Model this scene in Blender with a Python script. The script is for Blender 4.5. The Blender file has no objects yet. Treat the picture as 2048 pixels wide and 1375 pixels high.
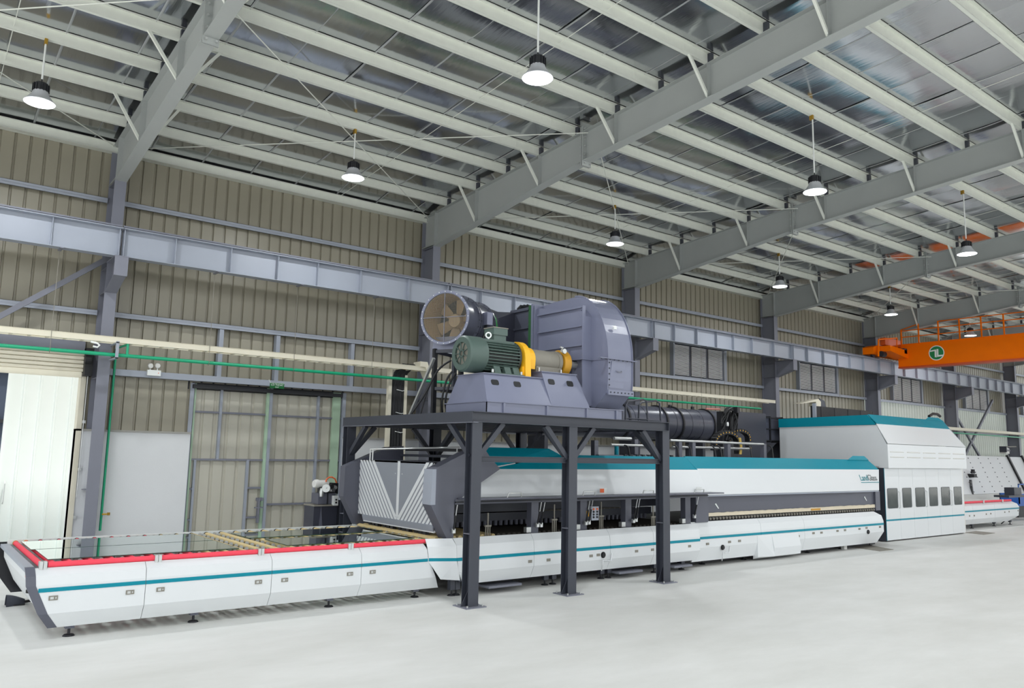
import bpy, bmesh, math, random
from mathutils import Vector, Matrix
random.seed(7)
C = bpy.context.scene.collection
SC = bpy.context.scene
# ------------------------------------------------------------------ camera
F, YAW, PITCH, ROLL, EYE = 1567.5, .659741, .1379, -.0196026, Vector((0, 0, 2.5))
_f = Vector((math.sin(YAW)*math.cos(PITCH), math.cos(YAW)*math.cos(PITCH), math.sin(PITCH)))
_r = Vector((math.cos(YAW), -math.sin(YAW), 0)); _d = _f.cross(_r)
RT = math.cos(ROLL)*_r + math.sin(ROLL)*_d
DN = -math.sin(ROLL)*_r + math.cos(ROLL)*_d
FW = _f
cam = bpy.data.cameras.new('camera'); co = bpy.data.objects.new('camera', cam); C.objects.link(co)
cam.sensor_width = 36; cam.sensor_fit = 'HORIZONTAL'; cam.lens = F/2048*36; cam.clip_end = 400
m3 = Matrix((RT, -DN, -FW)).transposed()
co.matrix_world = Matrix.Translation(EYE) @ m3.to_4x4()
SC.camera = co
def at(x, y, X=None, Y=None, Z=None):
    """where the sight line through photo point (x, y) meets a plane of the building"""
    d = ((x-1024)/F)*RT + ((y-687.5)/F)*DN + FW
    t = (X-EYE.x)/d.x if X is not None else (Y-EYE.y)/d.y if Y is not None else (Z-EYE.z)/d.z
    return EYE + d*t
# ------------------------------------------------------------------ world, light, exposure
W = bpy.data.worlds.new('overcast sky'); SC.world = W; W.use_nodes = True
bg = W.node_tree.nodes['Background']; bg.inputs[0].default_value = (.93, .97, 1, 1); bg.inputs[1].default_value = 1.75
sun = bpy.data.lights.new('sun', 'SUN'); sun.energy = 3.6; sun.angle = .05; sun.color = (1, .97, .92)
so = bpy.data.objects.new('sun', sun); C.objects.link(so)
so.rotation_euler = (math.radians(22), 0, math.radians(12))
SC.view_settings.view_transform = 'Standard'; SC.view_settings.look = 'None'
SC.view_settings.gamma = 1; SC.view_settings.use_curve_mapping = False
SC.view_settings.exposure = -0.12
LAMP_W = 128.0
try:
    SC.cycles.use_denoising = True; SC.cycles.max_bounces = 8; SC.cycles.diffuse_bounces = 5
    SC.cycles.glossy_bounces = 4; SC.cycles.transmission_bounces = 6; SC.cycles.transparent_max_bounces = 8
    SC.cycles.sample_clamp_indirect = 6; SC.cycles.caustics_reflective = False; SC.cycles.caustics_refractive = False
except Exception: pass
# ------------------------------------------------------------------ materials
def lin(c): return tuple(((v/255)/12.92 if v/255 <= .04045 else ((v/255+.055)/1.055)**2.4) for v in c) + (1,)
def mat(name, rgb, rough=.5, metal=0., var=.06, scale=3., emit=None, es=1., rvar=.08, bump=0., bscale=40., spec=.5, coat=0.):
    m = bpy.data.materials.new(name); m.use_nodes = True; n = m.node_tree; b = n.nodes['Principled BSDF']
    c = lin(rgb)
    b.inputs['Roughness'].default_value = rough; b.inputs['Metallic'].default_value = metal
    b.inputs['Specular IOR Level'].default_value = spec
    if coat: b.inputs['Coat Weight'].default_value = coat
    tc = n.nodes.new('ShaderNodeTexCoord'); nz = n.nodes.new('ShaderNodeTexNoise')
    nz.inputs['Scale'].default_value = scale; nz.inputs['Detail'].default_value = 4
    n.links.new(tc.outputs['Object'], nz.inputs['Vector'])
    mx = n.nodes.new('ShaderNodeMix'); mx.data_type = 'RGBA'
    mx.inputs[6].default_value = tuple(v*(1-var) for v in c[:3])+(1,)
    mx.inputs[7].default_value = tuple(min(1, v*(1+var)) for v in c[:3])+(1,)
    n.links.new(nz.outputs['Fac'], mx.inputs[0]); n.links.new(mx.outputs[2], b.inputs['Base Color'])
    mr = n.nodes.new('ShaderNodeMapRange'); mr.inputs[3].default_value = max(.02, rough-rvar); mr.inputs[4].default_value = min(1, rough+rvar)
    n.links.new(nz.outputs['Fac'], mr.inputs[0]); n.links.new(mr.outputs[0], b.inputs['Roughness'])
    if bump:
        n2 = n.nodes.new('ShaderNodeTexNoise'); n2.inputs['Scale'].default_value = bscale
        n.links.new(tc.outputs['Object'], n2.inputs['Vector'])
        bp = n.nodes.new('ShaderNodeBump'); bp.inputs['Strength'].default_value = bump; bp.inputs['Distance'].default_value = .02
        n.links.new(n2.outputs['Fac'], bp.inputs['Height']); n.links.new(bp.outputs[0], b.inputs['Normal'])
    if emit:
        b.inputs['Emission Color'].default_value = lin(emit); b.inputs['Emission Strength'].default_value = es
    return m
M = {}
M['white'] = mat('white painted sheet', (226, 229, 231), .42, var=.015, scale=1.5)
M['offwhite'] = mat('off white sheet', (222, 222, 218), .42, var=.02)
M['teal'] = mat('teal paint', (6, 138, 158), .45, var=.04, scale=2, spec=.25)
M['dgrey'] = mat('dark grey paint', (92, 94, 106), .42, var=.04)
M['steeldark'] = mat('dark grey structural paint', (60, 63, 73), .45, var=.06)
M['grey'] = mat('grey structural paint', (124, 126, 137), .45, var=.05, spec=.3)
M['rafter'] = mat('light grey rafter paint', (172, 176, 175), .5, var=.04)
M['cranegrey'] = mat('crane beam grey paint', (156, 162, 174), .45, var=.04)
M['blower'] = mat('blue grey fan paint', (124, 128, 150), .34, var=.04, coat=.15)
M['duct'] = mat('dark duct paint', (82, 85, 98), .3, var=.06)
M['ductdark'] = mat('very dark duct paint', (58, 60, 72), .4, var=.08)
M['motor'] = mat('green grey motor paint', (80, 98, 92), .45, var=.05)
M['yellow'] = mat('yellow guard paint', (252, 190, 40), .4, var=.03)
M['ochre'] = mat('old yellow paint', (205, 150, 40), .5, var=.08)
M['red'] = mat('red rubber sleeve', (246, 72, 92), .6, var=.04)
M['rope'] = mat('cream rope winding', (222, 200, 148), .8, var=.12, scale=30, bump=.4, bscale=120)
M['black'] = mat('black rubber', (24, 25, 28), .55, var=.1)
M['blackpaint'] = mat('black paint', (30, 31, 36), .5, var=.1)
M['galv'] = mat('galvanised steel', (230, 233, 225), .55, metal=.0, var=.06, scale=6)
M['zinc'] = mat('zinc bright steel', (205, 207, 206), .35, metal=.7, var=.05)
M['chrome'] = mat('chrome steel', (215, 216, 218), .2, metal=.9, var=.03)
M['clad'] = mat('beige wall cladding', (153, 148, 132), .36, var=.05, scale=.8)
M['doorclad'] = mat('pale door cladding', (190, 187, 174), .42, var=.05, scale=.8)
M['palegreen'] = mat('pale green edge', (172, 198, 172), .5, var=.05)  # pale green for the door stiles and the sign rim
M['plaster'] = mat('white plaster', (218, 220, 222), .7, var=.02, bump=.05)
M['pipegreen'] = mat('green pipe', (24, 165, 120), .4, var=.05)
M['cream'] = mat('cream cable tray', (226, 220, 200), .5, var=.04)
M['cable'] = mat('yellow cable', (205, 175, 90), .6, var=.1)
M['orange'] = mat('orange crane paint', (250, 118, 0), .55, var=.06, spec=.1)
M['brass'] = mat('brass', (190, 150, 60), .3, metal=.8)
M['shutter'] = mat('cream shutter slats', (214, 208, 190), .5, var=.05)
M['gate'] = mat('white outdoor sheet', (236, 242, 240), .5, var=.02)
M['shed'] = mat('dark shed', (52, 62, 78), .6, var=.2, scale=.6)
M['louvre'] = mat('white louvre slat', (244, 242, 243), .5, var=.03)
M['exitgreen'] = mat('exit sign green', (14, 92, 44), .4, emit=(14, 92, 44), es=.15)
M['logogreen'] = mat('logo green', (22, 130, 70), .45)
M['inkwhite'] = mat('white lettering', (235, 238, 236), .5)
M['inkgrey'] = mat('grey lettering', (108, 112, 112), .5)
M['inkteal'] = mat('teal lettering', (36, 138, 150), .5)
M['orangesafety'] = mat('orange safety part', (238, 110, 60), .4)
M['blue'] = mat('blue crate', (40, 100, 190), .5)
M['brushed'] = mat('brown fan blade', (186, 160, 124), .45, var=.05)
M['insul'] = mat('cream insulation', (232, 220, 196), .9, var=.08, scale=8)
M['bearing'] = mat('bare grey casting', (138, 134, 124), .6, var=.08, scale=20)
M['concrete'] = mat('grey trench cover', (168, 166, 160), .7)
M['lamp'] = mat('lamp lens', (255, 255, 255), .4, emit=(246, 250, 255), es=14)
M['motorshade'] = mat('motor frame with shade between fins painted in', (34, 42, 40), .5)  # darker copy of the motor paint, standing for shade between the fins
M['entrylit'] = mat('entry panel grey with left daylight painted in', (142, 147, 156), .45, var=.04)  # paler than the cheeks: daylight from the left is in the colour
M['ropeshaded'] = mat('rope winding with hood shade painted in', (52, 48, 42), .8, var=.15, scale=30)  # rollers under the hood: the interior's shade is in this colour
M['lampshade'] = mat('aluminium reflector', (215, 217, 222), .35, metal=.4)
def glass_mat():
    m = bpy.data.materials.new('clear green glass'); m.use_nodes = True; n = m.node_tree; n.nodes.clear()
    out = n.nodes.new('ShaderNodeOutputMaterial'); mix = n.nodes.new('ShaderNodeMixShader')
    tr = n.nodes.new('ShaderNodeBsdfTransparent'); tr.inputs[0].default_value = (.86, .93, .90, 1)
    gl = n.nodes.new('ShaderNodeBsdfGlossy'); gl.inputs['Roughness'].default_value = .02; gl.inputs[0].default_value = (.95, 1, .98, 1)
    fr = n.nodes.new('ShaderNodeFresnel'); fr.inputs[0].default_value = 1.52
    mu = n.nodes.new('ShaderNodeMath'); mu.operation = 'MULTIPLY_ADD'; mu.inputs[1].default_value = 1.6; mu.inputs[2].default_value = .04; mu.use_clamp = True
    n.links.new(fr.outputs[0], mu.inputs[0]); n.links.new(mu.outputs[0], mix.inputs[0])
    n.links.new(tr.outputs[0], mix.inputs[1]); n.links.new(gl.outputs[0], mix.inputs[2]); n.links.new(mix.outputs[0], out.inputs[0])
    return m
M['glass'] = glass_mat()
M['edge'] = mat('dark green glass edge', (40, 80, 66), .2)
M['darkglass'] = mat('dark cabinet window', (60, 68, 68), .08, var=.3, scale=4)
def floor_mat():
    m = mat('sealed concrete floor', (226, 226, 222), .5, var=.03, scale=.5)
    n = m.node_tree; b = n.nodes['Principled BSDF']
    tc = n.nodes.new('ShaderNodeTexCoord'); a = n.nodes.new('ShaderNodeTexNoise'); a.inputs['Scale'].default_value = .35; a.inputs['Detail'].default_value = 9
    a.inputs['Roughness'].default_value = .65
    mp = n.nodes.new('ShaderNodeMapping'); mp.inputs['Scale'].default_value = (1, 2.2, 1); mp.inputs['Rotation'].default_value = (0, 0, .3)
    n.links.new(tc.outputs['Object'], mp.inputs[0]); n.links.new(mp.outputs[0], a.inputs['Vector'])
    r = n.nodes.new('ShaderNodeValToRGB'); r.color_ramp.elements[0].position = .3; r.color_ramp.elements[0].color = lin((214, 214, 209))
    r.color_ramp.elements[1].position = .7; r.color_ramp.elements[1].color = lin((232, 232, 229))
    n.links.new(a.outputs['Fac'], r.inputs[0]); n.links.new(r.outputs[0], b.inputs['Base Color'])
    b.inputs['Specular IOR Level'].default_value = .35
    return m
M['floor'] = floor_mat()
def foil_mat():
    m = mat('aluminium insulation foil', (196, 199, 203), .13, metal=.96, var=.05, scale=2.5, rvar=.06)
    n = m.node_tree; b = n.nodes['Principled BSDF']
    tc = n.nodes.new('ShaderNodeTexCoord'); mp = n.nodes.new('ShaderNodeMapping'); mp.inputs['Scale'].default_value = (7, .5, 1)
    a = n.nodes.new('ShaderNodeTexNoise'); a.inputs['Scale'].default_value = 1.6; a.inputs['Detail'].default_value = 3
    n.links.new(tc.outputs['Object'], mp.inputs[0]); n.links.new(mp.outputs[0], a.inputs['Vector'])
    bp = n.nodes.new('ShaderNodeBump'); bp.inputs['Strength'].default_value = .12; bp.inputs['Distance'].default_value = .02
    n.links.new(a.outputs['Fac'], bp.inputs['Height']); n.links.new(bp.outputs[0], b.inputs['Normal'])
    return m
M['foil'] = foil_mat()
def sheet_mat():
    m = bpy.data.materials.new('translucent wall sheet'); m.use_nodes = True; n = m.node_tree; n.nodes.clear()
    out = n.nodes.new('ShaderNodeOutputMaterial'); mix = n.nodes.new('ShaderNodeMixShader'); mix.inputs[0].default_value = .55
    a = n.nodes.new('ShaderNodeBsdfDiffuse'); a.inputs[0].default_value = lin((206, 206, 202)); b = n.nodes.new('ShaderNodeBsdfTranslucent'); b.inputs[0].default_value = lin((220, 224, 220))
    n.links.new(a.outputs[0], mix.inputs[1]); n.links.new(b.outputs[0], mix.inputs[2]); n.links.new(mix.outputs[0], out.inputs[0]); return m
M['skysheet'] = sheet_mat()
M['tape'] = mat('foil seam tape', (176, 180, 182), .35, metal=.3, var=.06)
# ------------------------------------------------------------------ mesh builder
ORG = {}
class MB:
    def __init__(s): s.v = []; s.f = []
    def add(s, vs, fs):
        o = len(s.v); s.v += [tuple(v) for v in vs]; s.f += [tuple(i+o for i in f) for f in fs]; return s
    def box(s, x0, x1, y0, y1, z0, z1):
        return s.add([(x, y, z) for x in (x0, x1) for y in (y0, y1) for z in (z0, z1)],
                     [(0, 1, 3, 2), (4, 6, 7, 5), (0, 4, 5, 1), (2, 3, 7, 6), (0, 2, 6, 4), (1, 5, 7, 3)])
    def prism(s, pts, ax, lo, hi):
        def p(a, b, w): return (w, a, b) if ax == 'X' else (a, w, b) if ax == 'Y' else (a, b, w)
        n = len(pts); vs = [p(a, b, lo) for a, b in pts] + [p(a, b, hi) for a, b in pts]
        return s.add(vs, [tuple(range(n))[::-1], tuple(range(n, 2*n))] + [(i, (i+1) % n, n+(i+1) % n, n+i) for i in range(n)])
    def loft(s, A, B):
        n = len(A)
        return s.add(list(A)+list(B), [tuple(range(n))[::-1], tuple(range(n, 2*n))] + [(i, (i+1) % n, n+(i+1) % n, n+i) for i in range(n)])
    def plate(s, pts, th):
        pts = [Vector(p) for p in pts]; nn = (pts[1]-pts[0]).cross(pts[2]-pts[0]).normalized()*th
        return s.loft(pts, [p+nn for p in pts])
    def tube(s, path, r, n=8, cap=True):
        path = [Vector(p) for p in path]; rings = []
        ref = None
        for i, p in enumerate(path):
            t = (path[min(i+1, len(path)-1)]-path[max(i-1, 0)]).normalized()
            if ref is None: ref = Vector((0, 0, 1)) if abs(t.z) < .9 else Vector((1, 0, 0))
            u = t.cross(ref).normalized(); w = u.cross(t).normalized(); ref = w
            rr = r[i] if isinstance(r, (list, tuple)) else r
            rings.append([p+rr*(math.cos(2*math.pi*k/n)*u+math.sin(2*math.pi*k/n)*w) for k in range(n)])
        vs = [v for g in rings for v in g]; fs = []
        for i in range(len(path)-1):
            for k in range(n): fs.append((i*n+k, i*n+(k+1) % n, (i+1)*n+(k+1) % n, (i+1)*n+k))
        if cap: fs += [tuple(range(n))[::-1], tuple(range((len(path)-1)*n, len(path)*n))]
        return s.add(vs, fs)
    def lathe(s, prof, o, ax, n=32, closed=False):
        o = Vector(o); ax = Vector(ax).normalized(); ref = Vector((0, 0, 1)) if abs(ax.z) < .9 else Vector((1, 0, 0))
        u = ax.cross(ref).normalized(); w = u.cross(ax); vs = []
        for r, h in prof:
            for k in range(n):
                a = 2*math.pi*k/n; vs.append(o+ax*h+r*(math.cos(a)*u+math.sin(a)*w))
        fs = []; m = len(prof)
        for i in range(m if closed else m-1):
            j = (i+1) % m
            for k in range(n): fs.append((i*n+k, i*n+(k+1) % n, j*n+(k+1) % n, j*n+k))
        if not closed:
            if prof[0][0] > 1e-6: fs.append(tuple(range(n))[::-1])
            if prof[-1][0] > 1e-6: fs.append(tuple(range((m-1)*n, m*n)))
        return s.add(vs, fs)
    def bar(s, p, q, w, h, up=(0, 0, 1)):
        p = Vector(p); q = Vector(q); t = (q-p).normalized(); u = t.cross(Vector(up))
        if u.length < 1e-4: u = t.cross(Vector((1, 0, 0)))
        u.normalize(); v = u.cross(t).normalized()
        c = [(-1, -1), (1, -1), (1, 1), (-1, 1)]
        return s.loft([p+u*a*w/2+v*b*h/2 for a, b in c], [q+u*a*w/2+v*b*h/2 for a, b in c])
    def ibeam(s, p, q, w, h, tf=.014, tw=.01, up=(0, 0, 1)):
        p = Vector(p); q = Vector(q); t = (q-p).normalized(); u = t.cross(Vector(up)).normalized(); v = u.cross(t).normalized()
        a, b, c, d = w/2, h/2, tw/2, h/2-tf
        pr = [(-a, -b), (a, -b), (a, -d), (c, -d), (c, d), (a, d), (a, b), (-a, b), (-a, d), (-c, d), (-c, -d), (-a, -d)]
        return s.loft([p+u*x+v*y for x, y in pr], [q+u*x+v*y for x, y in pr])
    def sheet(s, grid):
        n = len(grid[0]); vs = [p for row in grid for p in row]
        return s.add(vs, [(i*n+k, i*n+k+1, (i+1)*n+k+1, (i+1)*n+k) for i in range(len(grid)-1) for k in range(n-1)])
    def build(s, name, m, parent=None, kind=None, label=None, smooth=False, loc=None, fix=True):
        me = bpy.data.meshes.new(name)
        o = bpy.data.objects.new(name, me); C.objects.link(o)
        if parent is not None: o.parent = parent; g = ORG[parent.name]; ORG[o.name] = g
        else:
            g = Vector(loc) if loc is not None else Vector((0, 0, 0)); o.location = g; ORG[o.name] = g
        me.from_pydata([(x-g.x, y-g.y, z-g.z) for x, y, z in s.v], [], s.f)
        if fix:
            b = bmesh.new(); b.from_mesh(me); bmesh.ops.recalc_face_normals(b, faces=b.faces); b.to_mesh(me); b.free()
        if smooth:
            me.polygons.foreach_set('use_smooth', [True]*len(me.polygons)); me.set_sharp_from_angle(angle=.7)
        me.materials.append(M[m] if isinstance(m, str) else m); me.update()
        if kind: o['kind'] = kind
        if label: o['label'] = label
        return o
def tag(o, label, cat, group=None, kind=None):
    if label: o['label'] = label
    if cat: o['category'] = cat
    if group: o['group'] = group
    if kind: o['kind'] = kind
    return o
def thing(name, label, cat, loc=(0, 0, 0), group=None):
    o = bpy.data.objects.new(name, None); C.objects.link(o); o.location = loc; ORG[o.name] = Vector(loc)
    o.empty_display_size = .2
    return tag(o, label, cat, group)
def setting(name, loc=(0, 0, 0)):
    o = bpy.data.objects.new(name, None); C.objects.link(o); o.location = loc; ORG[o.name] = Vector(loc); o['kind'] = 'structure'; return o
def copy_tree(o, delta, parent=None, label=None):
    c = o.copy(); C.objects.link(c)
    if parent is None: c.location = o.location + Vector(delta); ORG[c.name] = ORG[o.name] + Vector(delta)
    else: c.parent = parent; ORG[c.name] = ORG[parent.name]
    for ch in [x for x in bpy.data.objects if x.parent == o]: copy_tree(ch, delta, c)
    if label: c['label'] = label
    return c
def dup_part(o, parent, delta):
    c = o.copy(); C.objects.link(c); c.parent = parent; c.location = o.location + Vector(delta); ORG[c.name] = ORG[parent.name]; return c
def text(body, name, m, parent, size, loc, rot, shear=0., ext=.002, align='LEFT'):
    cu = bpy.data.curves.new(name, 'FONT'); cu.body = body; cu.size = size; cu.shear = shear; cu.extrude = ext; cu.align_x = align
    o = bpy.data.objects.new(name, cu); C.objects.link(o); o.parent = parent
    dg = bpy.context.evaluated_depsgraph_get(); me = bpy.data.meshes.new_from_object(o.evaluated_get(dg)); bpy.data.objects.remove(o)
    o = bpy.data.objects.new(name, me); C.objects.link(o); o.parent = parent; me.materials.clear(); me.materials.append(M[m])
    o.location = Vector(loc)-ORG[parent.name]; o.rotation_euler = rot; return o
B0, BAY = 3.32, 8.2
COLX = [B0+BAY*i for i in range(-1, 7)]          # frames; the second one is the first in view
XL, XR = -4.2, 62.
YE = -16.0
def ztop(y): return 9.19+(19-y)*.0695            # top of the rafters
def zbot(y): return 8.97-.118*(y-12.3) if y > 12.3 else 8.97+.0695*(12.3-y)
# ------------------------------------------------------------------ SETTING: floor
MB().box(-60, 130, -50, 70, -.2, 0).build('floor', 'floor', kind='structure')
# wall: corrugated cladding in sheets between girts, plaster plinth
WY = 19.15
wall = setting('wall_back', (0, WY, 0))
def corr(x0, x1, z0, z1, y=WY, pitch=.28, rib=.06, dep=.042, m='clad', parent=None, name='cladding_sheet'):
    xs = []; x = math.floor(x0/pitch)*pitch
    while x < x1+pitch:
        for dx, dy in ((0, 0), (pitch-rib, 0), (pitch-rib+.014, dep), (pitch-.014, dep)): xs.append((x+dx, dy))
        x += pitch
    xs = [(a, d) for a, d in xs if x0+1e-4 < a < x1-1e-4]; xs = [(x0, 0)]+xs+[(x1, 0)]
    b = MB()
    b.sheet([[(a, y+d, z0) for a, d in xs], [(a, y+d, z1) for a, d in xs]])
    b.sheet([[(a, y+d+.006, z0) for a, d in xs], [(a, y+d+.006, z1) for a, d in xs]])
    return b.build(name, m, parent or wall, fix=False)
PL = 2.83                                        # height of the plaster plinth
OPEN = [(-2.9, 3.0, 0, 4.02), (5.36, 9.25, 0, 4.0)]
for i in range(-2, 7):
    a, c = B0+BAY*i, B0+BAY*(i+1)
    a, c = max(a, XL), min(c, XR)
    corr(a, c, 6.75, 9.5)
    win = i >= 2
    if win:
        wx = 22.3+BAY*(i-2)
        corr(a, wx, 5.38, 6.75); corr(wx+3.0, c, 5.38, 6.75); corr(wx, wx+3.0, 6.64, 6.75)
    else: corr(a, c, 5.38, 6.75)
    if i == -1:
        corr(a, c, 4.1, 5.38); corr(a, -2.9, PL, 4.1); corr(3.0, c, PL, 4.1)
    elif i == 0:
        corr(a, c, 4.0, 5.38); corr(a, 5.36, PL, 4.0); corr(9.25, c, PL, 4.0)
    else: corr(a, c, PL, 5.38, m='clad' if i < 4 else M['skysheet'])
for a, c in ((XL, -2.9), (3.0, 5.36), (9.25, 31), (31, XR)):
    MB().box(a, c, 19.0, 19.3, 0, PL-.04).build('plaster_plinth', 'plaster', wall)
    MB().box(a, c, 18.96, 19.3, PL-.04, PL).build('plinth_coping', 'concrete', wall)
for z in (7.9, 5.36):
    for i in range(-2, 7):
        a, c = max(B0+BAY*i+.13, XL), min(B0+BAY*(i+1)-.13, XR)
        b = MB(); b.box(a, c, 18.94, 19.14, z-.004, z); b.box(a, c, 18.94, 18.945, z-.06, z+.06); b.box(a, c, 18.94, 18.96, z-.06, z-.055); b.box(a, c, 18.94, 18.96, z+.055, z+.06)
        b.build('wall_girt', 'cranegrey', wall)
for i in range(0, 7):
    a, c = B0+BAY*i+.13, min(B0+BAY*(i+1)-.13, XR)
    if i >= 1: a2 = a
    MB().box(a, c, 18.92, 19.12, 4.02, 4.16).build('wall_girt', 'cranegrey', wall)
for x in (5.9, 7.3, 9.35): MB().box(x-.05, x+.05, 18.96, 19.13, 4.16, 5.3).build('wall_stud', 'cranegrey', wall)
# ------------------------------------------------------------------ ceiling: foil strips sagging between purlins
PY = [19.0, 17.8, 16.42, 15.12, 13.83, 12.55, 11.3, 10.08, 8.85, 7.63, 6.4, 5.16, 3.92, 2.68, 1.44, .2, -1.04, -2.28, -4.8, -7.2, -9.8, -12.4, -15]
ceil = setting('ceiling', (0, 8, 10))
SW = 1.17
ns = int((XR-XL)/SW)
for k in range(ns):
    x0 = XL+k*SW; x1 = x0+SW; b = MB(); rows = []
    cols = [0, .08, .25, .5, .75, .92, 1.]
    for j in range(len(PY)-1):
        y0, y1 = PY[j]+(.06 if j == 0 else .0), PY[j+1]; sg = .018*random.uniform(.4, 1.5)
        nn = 7
        for t in range(nn):
            u = t/nn; y = y0+(y1-y0)*u; z = ztop(y)+.205-sg*math.sin(math.pi*u)**.8-(.115*(1-u)**2 if j == 0 else 0)
            rows.append([(x0+SW*w, y, z-.008*math.sin(math.pi*w)*math.sin(math.pi*u)) for w in cols])
    y = PY[-1]; rows.append([(x0+SW*w, y, ztop(y)+.205) for w in cols])
    b.sheet(rows)
    b.build('foil_strip', 'foil', ceil, smooth=True, fix=False)
    b = MB(); b.sheet([[(r[0][0]-.022, r[0][1], r[0][2]-.004), (r[0][0], r[0][1], r[0][2]-.012), (r[0][0]+.022, r[0][1], r[0][2]-.004)] for r in rows]); b.build('seam_tape', 'tape', ceil, fix=False)
MB().box(XL, XR, YE-.1, 19.4, 11.2, 11.3).build('roof_sheeting', 'galv', ceil)
MB().prism([(19.35, 9.2), (19.4, 9.2), (19.4, 11.25), (19.35, 11.25)], 'X', XL, XR).build('eave_fascia', 'galv', ceil)
# ------------------------------------------------------------------ purlins
ORD = ['eave strut', 'first', 'second', 'third', 'fourth', 'fifth', 'sixth', 'seventh', 'eighth', 'ninth', 'tenth', 'eleventh', 'twelfth', 'thirteenth', 'fourteenth', 'fifteenth', 'sixteenth', 'seventeenth']
for j, y in enumerate(PY[:13]):
    z = ztop(y); H = .2
    if j == 0:
        b = MB(); b.box(XL, XR, 18.99, 19.0, 9.05, 9.27); b.box(XL, XR, 18.92, 19.14, 9.05, 9.056); b.box(XL, XR, 18.92, 19.14, 9.264, 9.27); b.box(XL, XR, 18.92, 18.926, 9.25, 9.27)
        tag(b.build('eave_purlin', 'galv', loc=(20, 19, 9.05)), 'galvanised eave channel along the top of the corrugated wall', 'purlin', 'roof purlins'); continue
    b = MB(); b.box(XL, XR, y-.003, y+.003, z, z+H)
    b.box(XL, XR, y, y+.075, z, z+.005); b.box(XL, XR, y+.071, y+.075, z, z+.022)
    b.box(XL, XR, y-.075, y, z+H-.005, z+H); b.box(XL, XR, y-.075, y-.071, z+H-.025, z+H)
    for k in range(len(COLX)):                    # lapped double web over each rafter
        b.box(COLX[k]-.8, COLX[k]+.8, y-.008, y-.004, z+.01, z+H-.01)
    tag(b.build('roof_purlin', 'galv', loc=(20, y, z)), 'galvanised Z roof purlin, %s row out from the corrugated wall' % ORD[j], 'purlin', 'roof purlins')
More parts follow.
